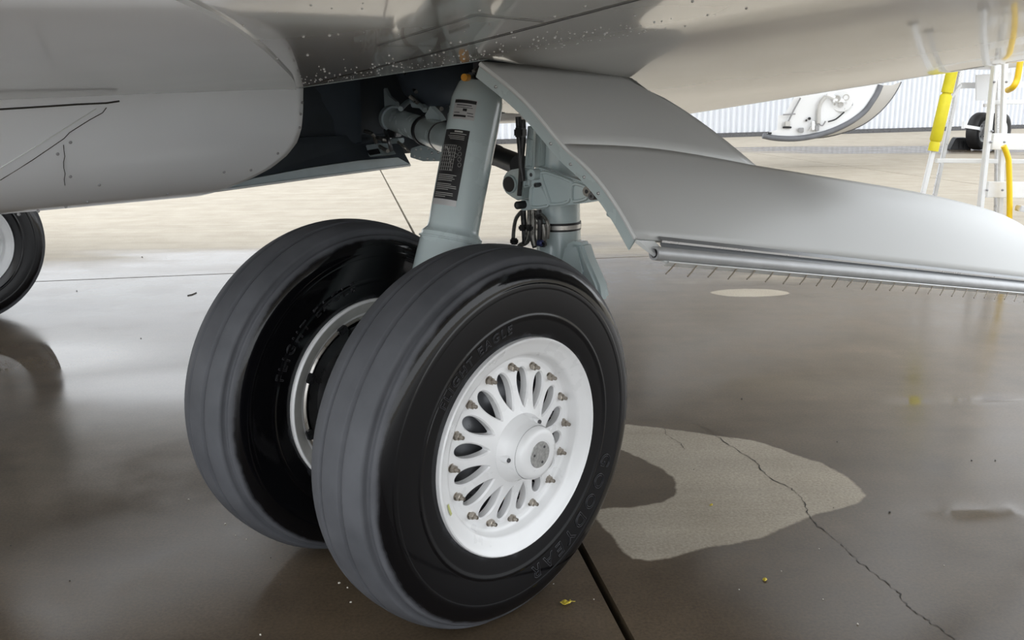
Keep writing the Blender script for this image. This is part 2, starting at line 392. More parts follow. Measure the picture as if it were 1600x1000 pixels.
def lcol(a):
    lc = crest(a); te_ = -1.15-.06*a; ls = [te_ + (.095-te_)*i/14 for i in range(15)]
    ls += [.095+(.66-.095)*i/6 for i in range(1, 7)]
    ls += [.66+(lc-.66)*i/12 for i in range(1, 13)]
    ls += [lc+.42*math.sin(PI/2*i/10)*.999 for i in range(1, 11)]
    return ls
k = MB(); cols = [[Vector((a, l, skin(a, l))) for l in lcol(a)] for a in av]
nl = len(cols[0]); vs = [p for c in cols for p in c]; fs = []
for i in range(len(av)-1):
    for j in range(nl-1):
        if av[i+1] <= .1951 and 14 <= j < 20: continue
        fs.append((i*nl+j, i*nl+j+1, (i+1)*nl+j+1, (i+1)*nl+j))
k.add(vs, fs, True)
# upper skin closes the section
up = []
for a in av:
    ls = lcol(a); r = [Vector((a, ls[-1], skin(a, ls[-1])))]
    le = ls[-1]; te = ls[0]
    for i in range(1, 9):
        t_ = i/8; l = le+(te-le)*t_; zt = skin(a, le)+.16*math.sin(PI*min(1, t_*1.15)**.6)*(1-t_)+(skin(a, te)+.015-skin(a, le))*t_
        r.append(Vector((a, l, zt+.05*(1-t_))))
    up.append(r)
k.grid(up, True)
wing = k.obj('wing', M_SKIN, AIR, recalc=False)
# rim of the bay: skin thickness
k = MB()
def wall_strip(pts, h):
    lo = [Vector(p) for p in pts]; hi = [p+Vector((0,0,h)) for p in lo]; k.grid([lo, hi], False)
wall_strip([Vector((a, .095, skin(a, .095)-.001)) for a in [A0+(.195-A0)*i/10 for i in range(11)]], .022)
wall_strip([Vector((.195, l, skin(.195, l)-.001)) for l in [.095+(.565)*i/8 for i in range(9)]], .022)
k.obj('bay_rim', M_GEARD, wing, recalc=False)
# seams on the skin
def seam(pts, w, parent=wing, name='panel_seam', dz=-.0012, m_=M_SEAL):
    k = MB(); lf = []; rt = []
    for i, p in enumerate(pts):
        d = (pts[min(i+1, len(pts)-1)]-pts[max(0, i-1)]); d.z = 0; d.normalize(); n_ = Vector((-d.y, d.x, 0))
        for s_, arr in ((1, lf), (-1, rt)):
            q = p+n_*(s_*w/2); q.z = skin(q.x, q.y)+dz; arr.append(q)
    k.grid([lf, rt], False); k.obj(name, m_, parent, recalc=False, auto=False)
def seg(p, q, n=14): return [p.lerp(q, i/n) for i in range(n+1)]
sA = on_skin(478,134); sB = on_skin(990,0); sC = sB+(sB-sA)*2.2
seam(seg(sA, sB, 20)+seg(sB, sC, 20)[1:], .008)
d1, d2, d3, d4 = on_skin(590,70), on_skin(745,22), on_skin(850,33), on_skin(690,72)
seam(seg(d1, d2), .003); seam(seg(d2, d3), .003); seam(seg(d1, d4), .003)
h1, h2 = Vector((.2,.062,0)), Vector((.2,.555,0))
seam(seg(h1, h2), .007)
# water beads under the wing
k = MB()
for i in range(420):
    a = random.uniform(-.6, .75); l = .085-abs(random.gauss(0, .16)); r = random.uniform(.0010, .0030)
    if random.random() < .25: a = random.uniform(-.6, 1.3); l = random.uniform(-1.0, .05)
    z = skin(a, l); n_ = 6
    vs = [Vector((a+r*math.cos(2*PI*j/n_), l+r*math.sin(2*PI*j/n_), z+.0003)) for j in range(n_)]+[Vector((a+.7*r*math.cos(2*PI*j/n_), l+.7*r*math.sin(2*PI*j/n_), z-.6*r)) for j in range(n_)]+[Vector((a,l,z-.85*r))]
    k.add(vs, [(j, (j+1) % n_, n_+(j+1) % n_, n_+j) for j in range(n_)]+[(n_+j, n_+(j+1) % n_, 2*n_) for j in range(n_)], True)
tag(k.obj('water_beads', mat('water_bead', (.75, .77, .78), .08, coat=1), wing, recalc=False, auto=False), 'small clear water beads clinging to the wing underside', kind='stuff')

# ---- wing-to-body fairing, rounded at its front end
PROF = [(-.545,1.197),(-.552,1.175),(-.565,1.13),(-.585,1.08),(-.615,1.03),(-.66,.985),(-.715,.95),(-.78,.925),(-.87,.91),(-1.0,.905),(-1.4,.90),(-2.1,.90),(-2.8,.90),(-3.2,.905),(-3.4,.95),(-3.55,1.05),(-3.62,1.2)]
endpx = [(475,152),(476,175),(474,200),(466,223),(448,243),(420,262),(385,277),(345,291),(300,303)]
ends = [onA(u, v, PROF[min(i, 8)][0]) for i, (u, v) in enumerate(endpx)]
def lend(z):
    if z >= ends[0].z: return ends[0].y
    for p, q in zip(ends, ends[1:]):
        if q.z <= z <= p.z: return q.y+(p.y-q.y)*(z-q.z)/max(1e-6, p.z-q.z)
    return ends[-1].y
pp = smooth_pts([Vector((a, 0, z)) for a, z in PROF], 4)
rows = []; half = True
for i, p in enumerate(pp):
    le = lend(p.z) if p.x > -2.0 else -.35
    if p.x <= -.9: le = min(le, -.35)
    row = []
    for t_ in range(31):
        l_ = -3.6+(le+3.6)*(1-(1-t_/30)**1.5); f_ = max(0, 1-(1.197-p.z)/.10) if p.x > -2 else 0
        row.append(Vector((p.x, l_, p.z+f_*(skin(-.545, l_)-1.197+.0))))
    rows.append(row)
k = MB(); k.grid(rows, True)
fair = k.obj('belly_fairing', M_FAIR, AIR, recalc=False)
so = fair.modifiers.new('thick', 'SOLIDIFY'); so.thickness = .012; so.offset = 1
# overlapping upper panel of the fairing on the wing underside
cpx = [(476,151),(470,138),(458,120),(442,102),(420,80),(395,58),(365,35),(330,15),(280,-8),(200,-40),(100,-70)]
cur = [on_skin(u, v) for u, v in cpx]; cur[0] = Vector((-.5475, ends[0].y, 0))
for p in cur: p.y = min(p.y, .092)
k = MB(); r0 = []; r1 = []; r2 = []
for p in smooth_pts(cur, 4):
    r0.append(Vector((-.548, p.y, skin(-.548, p.y)-.006)))
    r1.append(Vector((p.x, p.y, skin(p.x, p.y)-.006))); r2.append(Vector((p.x, p.y, skin(p.x, p.y)+.004)))
mid = [[a.lerp(c, t_/8) for a, c in zip(r0, r1)] for t_ in range(9)]
for rr in mid:
    for p in rr: p.z = skin(p.x, p.y)-.006
k.grid(mid, True); k.grid([r1, r2], False)
k.obj('fairing_panel', M_FAIR, fair, recalc=False)
# rub strip / seam details on the fairing
from mathutils.bvhtree import BVHTree
_fm = fair.data; _bvh = BVHTree.FromPolygons([v.co.copy() for v in _fm.vertices], [tuple(p.vertices) for p in _fm.polygons])
def fair_pt(u, v, off=.0015):
    o_ = loc(CE); d_ = (loc(CE+ray(u, v))-o_).normalized(); h_, n_, i_, e_ = _bvh.ray_cast(o_, d_)
    if h_ is None: return onA(u, v, -.6)
    if n_.dot(d_) > 0: n_ = -n_
    return h_+n_*off
def fair_line(pxs, w, name='fairing_seam', m_=M_SEAL):
    pts = [fair_pt(*p) for p in pxs]; MB().tube(pts, w/2, 5).obj(name, m_, fair, recalc=False, auto=False)
fair_line([(100+i*0+random.uniform(-2,2), 226+i*9) for i in range(8)], .0016)
fair_line([(0,281),(50,250),(100,216),(108,207),(140,187),(160,176),(166,168)], .002)
fair_line([(0,262),(60,226),(110,195),(150,170)], .003, 'fairing_bead', M_LIP)
fair_line([(-5,171),(60,167),(120,163),(165,161),(186,158)], .0045)
for u, v in [(472,160),(470,178),(468,199),(434,239),(392,265),(350,268),(110,222),(90,240),(110,275),(155,288),(103,322),(137,314),(30,335),(60,330),(262,302)]:
    P = fair_pt(u, v, .002); k = MB(); k.lathe([(.0018, .0005),(.0015,.003),(-.002,.0042)], 8, Matrix.Translation(P)); k.obj('rivet', M_MARK, fair, recalc=False, auto=False)

# ---- wheel bay
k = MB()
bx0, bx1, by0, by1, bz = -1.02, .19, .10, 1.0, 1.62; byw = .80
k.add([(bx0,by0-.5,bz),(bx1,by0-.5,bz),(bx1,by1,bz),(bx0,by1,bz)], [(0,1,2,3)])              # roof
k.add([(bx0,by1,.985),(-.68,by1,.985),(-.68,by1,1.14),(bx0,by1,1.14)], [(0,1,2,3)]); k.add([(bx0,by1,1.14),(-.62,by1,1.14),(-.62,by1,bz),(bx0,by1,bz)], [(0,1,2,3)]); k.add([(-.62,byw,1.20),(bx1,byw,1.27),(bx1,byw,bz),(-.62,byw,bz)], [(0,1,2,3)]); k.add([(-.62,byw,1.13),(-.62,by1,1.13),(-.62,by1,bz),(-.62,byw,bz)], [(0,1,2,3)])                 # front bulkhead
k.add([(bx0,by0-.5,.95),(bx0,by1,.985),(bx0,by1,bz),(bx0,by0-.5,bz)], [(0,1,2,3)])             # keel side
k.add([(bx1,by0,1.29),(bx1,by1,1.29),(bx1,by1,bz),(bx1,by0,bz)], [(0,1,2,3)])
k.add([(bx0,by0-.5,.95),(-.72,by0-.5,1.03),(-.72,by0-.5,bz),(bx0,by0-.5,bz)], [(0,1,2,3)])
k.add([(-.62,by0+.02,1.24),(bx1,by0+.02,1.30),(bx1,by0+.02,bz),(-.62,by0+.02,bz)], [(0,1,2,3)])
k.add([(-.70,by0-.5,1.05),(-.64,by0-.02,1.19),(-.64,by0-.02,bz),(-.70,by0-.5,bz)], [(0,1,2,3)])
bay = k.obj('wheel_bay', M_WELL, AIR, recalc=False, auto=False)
# inboard bay door edge: dark inner face over a pale lip
dA = onA(318,300,-.95); dB = onA(641,256,-.95)
k = MB(); k.prism([dA+Vector((0,0,.0)), dB, dB+Vector((-.05,-.03,.11)), dA+Vector((-.05,0,.15))], (-.02,0,0)); kd = k.obj('keel_door', M_WELL, AIR)
lp = [onA(*p, -.94) for p in [(318,301),(641,257),(622,246),(560,251),(480,263),(400,278)]]
k = MB(); k.prism(lp, (-.015,0,0)); k.obj('door_lip', M_GEARD, kd)
k = MB(); k.tube([onA(318,301,-.935), onA(480,279,-.935), onA(641,258,-.935)], .004, 6); k.obj('edge_seal', M_LIP, kd)
# fittings inside the bay
def plateA(pxs, A, th, name, m_, parent=bay, bevel=.003):
    k = MB(); k.prism([onA(u, v, A) for u, v in pxs], (-th,0,0)); return k.obj(name, m_, parent, bevel=bevel)
def plateL(pxs, Lv, th, name, m_, parent, bevel=.003):
    k = MB(); k.prism([onL(u, v, Lv) for u, v in pxs], (0,th,0)); return k.obj(name, m_, parent, bevel=bevel)
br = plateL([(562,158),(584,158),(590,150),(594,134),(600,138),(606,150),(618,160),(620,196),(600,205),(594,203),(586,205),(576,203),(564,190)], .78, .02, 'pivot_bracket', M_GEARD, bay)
c_ = onL(599,179,.775); k = MB(); k.lathe([(-.004,.012),(-.008,.02),(0,.026),(.004,.026)], 20, Matrix.Translation(c_) @ Matrix.Rotation(PI/2, 4, 'Z')); k.obj('bush', M_DARKST, br, recalc=False)
k = MB(); k.lathe([(.002,.0001),(.002,.02)], 20, Matrix.Translation(c_+Vector((0,-.006,0))) @ Matrix.Rotation(PI/2, 4, 'Z')); k.obj('bush_bore', M_BLACK, br, recalc=False)
for u, v in [(575,199),(591,199)]:
    k = MB(); k.lathe([(0,.0001),(0,.008)], 12, Matrix.Translation(onL(u, v, .774)) @ Matrix.Rotation(PI/2, 4, 'Z')); k.obj('lug_hole', M_BLACK, br, recalc=False)
# retraction actuator: fat stepped tube running to the strut
t0 = onL(614,186,.70); t1 = onL(664,204,.55); t2 = onL(668,205,.54); t3 = onL(730,228,.30)
k = MB(); k.tube([t0, t1], .040, 28); act = k.obj('actuator', M_GEAR, AIR)
k = MB(); k.tube([t0+(t0-t1)*.06, t0+(t1-t0)*.04], .046, 28); k.obj('end_collar', M_GEARD, act)
k = MB(); k.tube([t1, t2], .047, 28); k.obj('seal_band', M_BLACK, act)
k = MB(); k.tube([t2, t3], .043, 28); k.obj('barrel', M_GEAR, act)
k = MB(); k.tube([t2+(t3-t2)*.42, t2+(t3-t2)*.45], .0445, 28); k.obj('clamp_ring', M_DARKST, act)
k = MB(); p_ = onL(680,185,.5); k.prism([onL(664,180,.5), onL(672,166,.5), onL(684,178,.5), onL(690,188,.5), onL(668,192,.5)], (0,.02,0)); k.obj('tube_gusset', M_GEARD, act)
# lower shelf with rivets and small fittings
sh = plateL([(641,232),(666,224),(690,228),(700,256),(686,252),(660,252),(640,246)], .74, .02, 'riveted_angle', M_GEARD, bay)
for u, v in [(650,234),(658,233),(670,232),(681,233),(675,239),(668,248),(678,249),(648,244),(656,246),(685,238)]:
    k = MB(); k.lathe([(-.004,.0005),(-.003,.004),(0,.005)], 8, Matrix.Translation(onL(u, v, .739)) @ Matrix.Rotation(PI/2, 4, 'Z')); k.obj('rivet', M_ALU, sh, recalc=False, auto=False)
bxk = plateL([(569,227),(590,224),(595,236),(600,242),(575,246),(562,241)], .66, .06, 'junction_box', M_GEARD, bay)
plateL([(572,235),(590,232),(594,240),(577,243)], .655, .004, 'box_window', M_BLACK, bxk)
for q in [[(570,205),(582,210),(590,226),(606,236)],[(590,215),(600,218),(612,222)],[(602,204),(606,216),(612,236)],[(622,222),(632,230),(640,238)],[(626,170),(640,158),(655,164),(664,172)],[(640,150),(652,160),(664,166),(690,170)],[(670,160),(690,164),(712,168)],[(672,170),(690,172),(712,172)],[(622,118),(640,130),(650,144)],[(630,112),(648,128),(652,142)],[(575,214),(590,230),(600,238)]]:
    k = MB(); k.tube(smooth_pts([onL(u, v, .68+random.uniform(-.06,.08)) for u, v in q], 5), random.choice([.005,.007,.009]), 8); k.obj('bay_pipe', random.choice([M_GEARD, M_BRAID, M_DARKST]), bay, recalc=False)
for q, m_ in [([(603,202),(618,202),(618,214),(603,216)], M_DARKST), ([(608,217),(622,216),(622,224),(608,225)], M_GEARD), ([(698,176),(710,176),(708,190),(698,188)], M_GEARD), ([(640,160),(660,163),(661,170),(642,168)], M_GEARD), ([(594,214),(602,213),(603,224),(595,224)], M_DARKST)]:
    plateL(q, .66, .03, 'valve_block', m_, bay)
# big pressure bottle up in the roof of the bay
k = MB(); cB = onL(690,128,.75); k.lathe([(-.2,.02),(-.16,.07),(-.1,.1),(.12,.1),(.18,.07),(.2,.02)], 28, Matrix.Translation(cB) @ Matrix.Rotation(.35, 4, 'Y')); k.obj('accumulator', noisy(mat('accumulator_blue', (.06,.075,.095), .4), 8, .15), bay, recalc=False)
# long plate dividing the bay on the left
k = MB(); k.prism([onL(478,140,.45), onL(556,122,.62), onL(558,222,.62), onL(500,262,.55), onL(470,220,.45)], (0,.02,0)); k.obj('bay_partition', noisy(mat('bay_blue', (.03,.045,.062), .5), 5, .2), bay)

# ---- shock absorber
S0 = Vector((.0,.262,1.205)); S1 = Vector((0,.125,.74))
cA = onA(757,133,.0); cM = onA(731,270,0); 
S0 = onA(750,136,0.0); Sx = onA(703,385,0.0); sd = (Sx-S0).normalized()
SR = .0655
X = -sd; vview = Vector((.70,-.71,0)); Yx = (vview - X*vview.dot(X)).normalized(); Zx = X.cross(Yx)
SM = Matrix((( X.x,Yx.x,Zx.x,S0.x),(X.y,Yx.y,Zx.y,S0.y),(X.z,Yx.z,Zx.z,S0.z),(0,0,0,1)))   # local x up the strut, y toward the viewer side
slen = (Sx-S0).length
k = MB(); k.lathe([(.006,.0001),(.006,.050),(.001,.0545),(-.028,.063),(-.040,SR),(-slen*.88,SR),(-slen*.90,SR+.001),(-slen*.915,SR+.006),(-slen*.93,SR+.012),(-slen*1.1,SR+.016),(-slen*1.35,SR+.020),(-slen*1.62,SR+.02),(-slen*1.64,.0001)], 56, SM)
strut = k.obj('shock_absorber', M_GEAR, AIR, recalc=False)
k = MB(); k.lathe([(-slen*.955,SR+.0145),(-slen*.957,SR+.017),(-slen*.965,SR+.0172),(-slen*.967,SR+.0145)], 56, SM); k.obj('collar_bead', M_GEAR, strut, recalc=False)
def cyl_patch(x0, x1, a0, a1, r, n=10, skew=0.0):
    rows = []
    for i in range(n+1):
        a = a0+(a1-a0)*i/n
        rows.append([SM @ Vector((x, r*math.cos(a), r*math.sin(a))) for x in (x0, x1)])
    return rows
def placard(name, x0, x1, a0, a1, m_, r, parent):
    k = MB(); k.grid(cyl_patch(x0, x1, a0, a1, r), True); k.grid(cyl_patch(x0, x1, a0, a1, r-.001), True)
    return k.obj(name, m_, parent, recalc=False, auto=False)
# angle sense: Zx = X x Y ; image-left side is which sign?
left_local = Vector((-.727,-.686,0)); SGN = 1 if Zx.dot(left_local) > 0 else -1
def A_(n_): return SGN*math.asin(max(-1, min(1, n_)))      # n_: position across the strut, + = image left
def xs(v): return -(v-136)/(385-136)*slen                       # image row -> along strut
R1 = SR+.0012; R2 = SR+.0020
p1 = placard('data_plate', xs(166), xs(196), A_(.80), A_(-.02), M_PLACW, R1, strut)
p2 = placard('servicing_placard', xs(212), xs(318), A_(.93), A_(.05), M_PLAC, R1, strut)
p3 = placard('placard_strip', xs(318), xs(327), A_(.93), A_(.05), M_PLACW, R1, strut)
def bars(parent_, x0, x1, lo, hi, m_, name):
    k = MB(); k.grid(cyl_patch(xs(x0), xs(x1), A_(lo), A_(hi), R2, 8), True); return k
k = MB()
for r_, lo, hi in [((167,172),.78,0),((180,184),.45,.30)]:
    k.grid(cyl_patch(xs(r_[0]), xs(r_[1]), A_(lo), A_(hi), R2, 8), True)
for a_, b_, lo, hi in [(174.5,175.7,.7,.15),(178,178.8,.7,.1),(186,187,.75,.55),(186,187,.28,.05),(190,193,.75,.3),(190,191,.25,.02)]:
    k.grid(cyl_patch(xs(a_), xs(b_), A_(lo), A_(hi), R2, 8), True)
k.obj('plate_print', M_PLAC, strut, recalc=False, auto=False)
k = MB()
def bar(y0, y1, lo, hi): k.grid(cyl_patch(xs(y0), xs(y1), A_(lo), A_(hi), R2, 6), True)
bar(214,216.2,.6,.3); bar(218,218.9,.75,.15)
for i in range(3): bar(221.5+i*2.4, 222.1+i*2.4, .8-.04*i, .2)
for i in range(8):
    y = 236+i*5.5; bar(y, y+.35, .9, .42)
for i in range(7):
    c0 = .9-i*.075; bar(236, 275, c0, c0-.012)
for i in range(12):         # the plotted curve
    t_ = i/11; c0 = .85-.35*t_; y = 238+34*(t_**2.2); bar(y, y+2.6, c0, c0-.02)
for cy, cn in [(240,.32),(248,.26),(256,.24),(264,.2),(251,.4)]:
    for j in range(10):
        a_ = 2*PI*j/10; bar(cy+3*math.sin(a_), cy+3*math.sin(a_)+.8, cn+.06*math.cos(a_)+.008, cn+.06*math.cos(a_)-.008)
random.seed(3)
for i in range(13):
    y = 281+i*2.75; 
    if i in (4, 9): continue
    bar(y, y+.8, .88, .15+random.uniform(0, .35))
k.obj('placard_print', mat('print_white', (.55,.55,.53), .5), strut, recalc=False, auto=False)
# charging valve and top fitting
tv = SM @ Vector((.03, 0, 0))
k = MB(); k.box(onA(752,124,0), (.05,.05,.035)); k.box(onA(748,112,0.0), (.025,.02,.06)); k.tube([onA(738,122,.0), onA(764,120,.0)], .013, 14); tf = k.obj('top_fitting', M_DARKST, strut, bevel=.003)
k = MB(); k.tube([onA(740,121,0), onA(728,121,.02)], .006, 10); k.obj('charging_valve', M_BRAID, strut)
k = MB(); k.tube([onA(731,121,.02), onA(725,121,.025)], .009, 12); k.obj('valve_cap', M_ORANGE, strut)
k = MB(); k.tube([onA(764,128,0.02), onA(775,122,0), onA(770,108,0)], .010, 10); k.tube([onA(740,112,0), onA(752,104,0), onA(752,92,0)], .006, 8); k.obj('top_pipe', M_BRAID, strut)
k = MB(); k.lathe([(-.004,.012),(0,.018),(.004,.018),(.006,.008)], 8, SM @ Matrix.Translation((0,.012,.03*-SGN))); k.obj('gland_nut', M_DARKST, strut, recalc=False)

# ---- main leg behind, with link bracket
LA, LL = .052, .50
lg0 = Vector((LA, LL, 1.40)); lgb = Vector((LA+.004, LL, .77))
k = MB()
k.tube([lg0, Vector((LA, LL, 1.0)), Vector((LA+.002, LL, .86)), Vector((LA+.004, LL, .74)), Vector((LA,LL-.03,.60)), Vector((LA-.02,LL-.08,.48))], [.060,.060,.061,.066,.08,.085], 32)
leg = k.obj('main_leg', M_GEAR, AIR)
# fin flaring towards the trailing arm
k = MB(); fn = [onL(u, v, .42) for u, v in [(880,384),(893,377),(908,380),(916,405),(934,446),(938,470),(880,470),(872,420)]]
k.prism(fn, (0,.045,0)); k.obj('leg_fin', M_GEAR, leg, bevel=.008)
k = MB(); fn = [onL(u, v, .414) for u, v in [(886,392),(893,383),(902,384),(905,400),(912,425),(905,440),(884,430)]]
k.prism(fn, (0,.008,0)); k.obj('fin_face', M_GEAR, leg, bevel=.004)
# trailing arm and axle between the wheels
k = MB(); k.tube([Vector((LA-.01,LL-.08,.5)), Vector((0,.25,.45)), Vector((0,0,.432))], [.075,.07,.08], 24); k.obj('trailing_arm', M_GEAR, AIR)
k = MB(); k.tube([Vector((-.30,0,.440)), Vector((.30,0,.4255))], .05, 24); k.obj('axle', M_DARKST, AIR)
# steel bands
for v0, v1, r, m_ in [(350,353.5,.0635,M_BLACK),(353.5,360,.0645,M_STEEL),(360,363,.0635,M_BLACK)]:
    za, zb = onL(880, v0, LL-.04).z, onL(880, v1, LL-.04).z
    k = MB(); k.lathe([(za,.055),(za,r),(zb,r),(zb,.055)], 36, Matrix.Translation((LA+.002,LL,0)) @ Matrix.Rotation(-PI/2, 4, 'Y')); k.obj('clamp_band', m_, leg, recalc=False)
# link bracket: pocketed triangular arm from leg to door
Lb = .36
def PL(pts, l=Lb): return [onL(u, v, l) for u, v in pts]
zz = lambda pts: [(760+x/3.571, 160+y/3.571) for x, y in pts]     # from the close-up of the photograph
out = zz([(255,372),(285,362),(560,450),(600,470),(655,510),(650,545),(560,560),(200,605),(178,590),(178,555),(200,542),(240,552)])
k = MB(); k.prism(PL(out), (0,.03,0)); arm = k.obj('door_link', M_GEAR, AIR, bevel=.003)
def frame(pxs, w, l, th, name, parent):
    """raised lip round a pocket"""
    pts = smooth_pts(PL(pxs+[pxs[0]], l), 3); k = MB(); k.tube(pts, w, 6, False); return k.obj(name, M_GEAR, parent, recalc=False)
for pk in ([(318,392),(350,395),(468,438),(472,470),(458,552),(365,568),(350,545),(305,410)], [(482,462),(500,455),(550,470),(556,500),(560,535),(500,552),(478,540),(476,490)], [(250,480),(290,455),(345,560),(330,580),(262,585),(246,560)]):
    frame(zz(pk), .0045, Lb-.002, .005, 'pocket_lip', arm)
def lug(px, py, r, l, th, name, m_, parent, hole=.5, hm=M_BLACK):
    c = onL(px, py, l); M_ = Matrix.Translation(c) @ Matrix.Rotation(-PI/2, 4, 'Z')
    k = MB(); k.lathe([(-th,.0001),(-th,r),(th,r),(th+.001,r*.95),(th+.001,.0001)], 24, M_); o = k.obj(name, m_, parent, recalc=False)
    k = MB(); k.lathe([(th+.0014,r*hole),(th+.0014,.0001)], 20, M_); k.obj(name+'_bore', hm, o if o.parent is AIR else parent, recalc=False); return o
lug(*zz([(268,402)])[0], .0145, Lb-.012, .012, 'pivot_pin', M_GEAR, arm, .35, M_DARKST)
lug(*zz([(192,572)])[0], .0105, Lb-.012, .014, 'pivot_bolt', M_BLACK, arm, .5, M_DARKST)
lug(*zz([(286,461)])[0], .006, Lb-.01, .008, 'pivot_nut', M_DARKST, arm)
# lug plate with a large bore
lp_ = zz([(86,450),(92,415),(108,390),(135,376),(180,368),(200,400),(200,540),(170,548),(135,528),(104,505),(90,480)])
k = MB(); k.prism(PL(lp_, .40), (0,.045,0)); lpo = k.obj('jack_lug', M_GEAR, AIR, bevel=.004)
lug(*zz([(131,456)])[0], .0245, .398, .003, 'lug_bush', M_GEAR, lpo, .86)
# upright I-section link
k = MB(); k.prism(PL(zz([(228,130),(262,150),(255,350),(240,470),(205,478),(205,440),(215,300)]), .385), (0,.012,0)); il = k.obj('upright_link', M_GEAR, AIR, bevel=.002)
k = MB(); k.tube(PL(zz([(234,205),(256,210),(246,352),(222,356),(234,205)]), .383), .004, 6, False); k.obj('link_lip', M_GEAR, il, recalc=False)
k = MB(); k.tube(PL(zz([(216,375),(240,378),(236,462),(210,468),(216,375)]), .383), .004, 6, False); k.obj('link_lip', M_GEAR, il, recalc=False)
k = MB(); k.prism(PL(zz([(268,150),(306,190),(300,355),(262,365)]), .42), (0,.02,0)); k.obj('upright_web', M_GEAR, il, bevel=.002)
# drag brace: dark tube behind
k = MB(); k.tube([onL(775,243,.72), onL(812,258,.62)], .032, 20); k.tube([onL(740,230,.8), onL(776,243,.72)], .034, 20); k.obj('drag_brace', M_BLACK, AIR)
# hoses
hz = [([(178,80),(180,130),(182,180),(190,270),(195,350),(205,440)], .008, M_HOSE), ([(205,95),(208,160),(205,230),(196,330),(190,430),(183,520)], .0065, M_HOSE),
      ([(205,600),(208,660),(212,720),(215,790)], .008, M_HOSE), ([(240,600),(238,680),(240,740),(225,780),(190,795)], .0065, M_BRAID), ([(262,600),(262,690),(262,750),(275,800)], .0075, M_BRAID),
      ([(290,600),(300,660),(300,720),(295,800)], .008, M_HOSE), ([(300,620),(330,650),(345,690),(340,760)], .005, M_BRAID), ([(195,610),(165,650),(152,720),(150,780)], .0055, M_BRAID),
      ([(320,680),(325,740),(318,800)], .007, M_BRAID), ([(225,690),(222,740),(208,780),(180,800)], .005, M_BRAID), ([(250,690),(255,760),(270,810)], .0065, M_HOSE)]
for i, (q, r, m_) in enumerate(hz):
    k = MB(); k.tube(smooth_pts(PL(zz(q), .41 if i > 1 else .37), 5), r, 9); k.obj('hydraulic_hose', m_, leg, recalc=False)
for q, s_ in [((190,168),.03), ((155,775),.022), ((200,700),.02), ((240,700),.02), ((290,640),.018), ((315,790),.02)]:
    c = PL(zz([q]), .40 if q[1] > 300 else .36)[0]; k = MB(); k.box(c, (s_,s_*.8,s_*.8)); k.obj('hose_clamp', M_HOSE, leg, bevel=.004)
k = MB(); k.lathe([(-.008,.003),(-.006,.009),(.004,.009),(.008,.004)], 10, Matrix.Translation(PL(zz([(302,785)]), .39)[0])); k.obj('union_fitting', mat('union_blue', (.06,.07,.2), .4, .5), leg, recalc=False)

# ---- leg door
T0, T1, C1, C0 = Vector((.2,.062,1.262)), Vector((.2,.565,1.247)), onA(1180,262,.50), onL(880,228,.10)
T1b = onA(985,125,.235)
B0 = onA(993,373,.60); BD = Vector((.17,1.0,-.18))
DN = Vector((.68,0,.73))          # outward face of the door
k = MB(); rows = []
topc = [T0.lerp(T1, i/10) for i in range(11)] + [T1b]
cr0 = [onA(880,228,C0.x), onA(950,230,.43), onA(1020,235,.455), onA(1100,247,.48), onA(1180,262,.50)]
crs = smooth_pts(cr0, 3)          # 13 points
def resample(pts, n):
    ds = [0]
    for p, q in zip(pts, pts[1:]): ds.append(ds[-1]+(q-p).length)
    out = []
    for i in range(n+1):
        d = ds[-1]*i/n
        for j in range(len(ds)-1):
            if d <= ds[j+1]+1e-9: out.append(pts[j].lerp(pts[j+1], (d-ds[j])/max(1e-9, ds[j+1]-ds[j]))); break
    return out
NT = 14
tp = resample(topc, NT); cp = resample(crs, NT)
for i in range(9):
    t_ = i/8; rows.append([p.lerp(q, t_)+DN*(.012*math.sin(PI*t_)) for p, q in zip(tp, cp)])
k.grid(rows, True)
door = k.obj('leg_door', M_DOOR, AIR, recalc=False)
sm = door.modifiers.new('thick', 'SOLIDIFY'); sm.thickness = .012; sm.offset = 0
# lower bulged section: runs on forward past the flat plate and rounds off
top_rail = crs + smooth_pts([crs[-1], onA(1300,281,.565), onA(1400,297,.62), onA(1480,313,.67), onA(1550,332,.73), onA(1590,350,.80), onA(1625,378,.86), onA(1650,425,.93)], 4)[1:]
NB = 48; tr = resample(top_rail, NB)
s_end = 2.12
bot = [B0+BD*(s_end*i/NB) for i in range(NB+1)]
rows = []
for i in range(13):
    t_ = i/12; e = t_
    rows.append([p.lerp(q, e)+DN*(.045*math.sin(PI*e)*min(1, .35+j/NB*2)*min(1, (NB-j)/6)) for j, (p, q) in enumerate(zip(tr, bot))])
k = MB(); k.grid(rows, True); low = k.obj('door_bulge', M_DOOR, door, recalc=False)
sm = low.modifiers.new('thick', 'SOLIDIFY'); sm.thickness = .012; sm.offset = 0
# rear edge flange with inner channel
le = [T0+Vector((0,-.004,0))]+[r[0] for r in []]
edge = [T0, T0.lerp(cr0[0], .5)+DN*.012, cr0[0]] + [cr0[0].lerp(B0, t_)+DN*(.016*math.sin(PI*t_)) for t_ in (.25,.5,.75,1)]
edge = smooth_pts(edge, 4)
k = MB(); k.tube(edge, .0048, 8); k.obj('edge_bead', M_LIP, door, recalc=False)
inn = Vector((-.68,0,-.73))*.038+Vector((0,.012,0))
k = MB(); k.grid([[p+Vector((0,.0,0)) for p in edge], [p+inn for p in edge], [p+inn+Vector((0,.004,0)) for p in edge], [p+Vector((0,.006,0)) for p in edge]], False); k.obj('edge_flange', M_GEAR, door, recalc=False)
for t_ in (.12,.3,.45,.58,.7):
    p = edge[int(t_*(len(edge)-1))]+inn*.6+Vector((0,-.003,0)); k = MB(); k.lathe([(-.002,.0005),(-.0015,.003),(.002,.0035)], 8, Matrix.Translation(p) @ Matrix.Rotation(PI/2, 4, 'Z')); k.obj('flange_screw', M_ALU, door, recalc=False, auto=False)
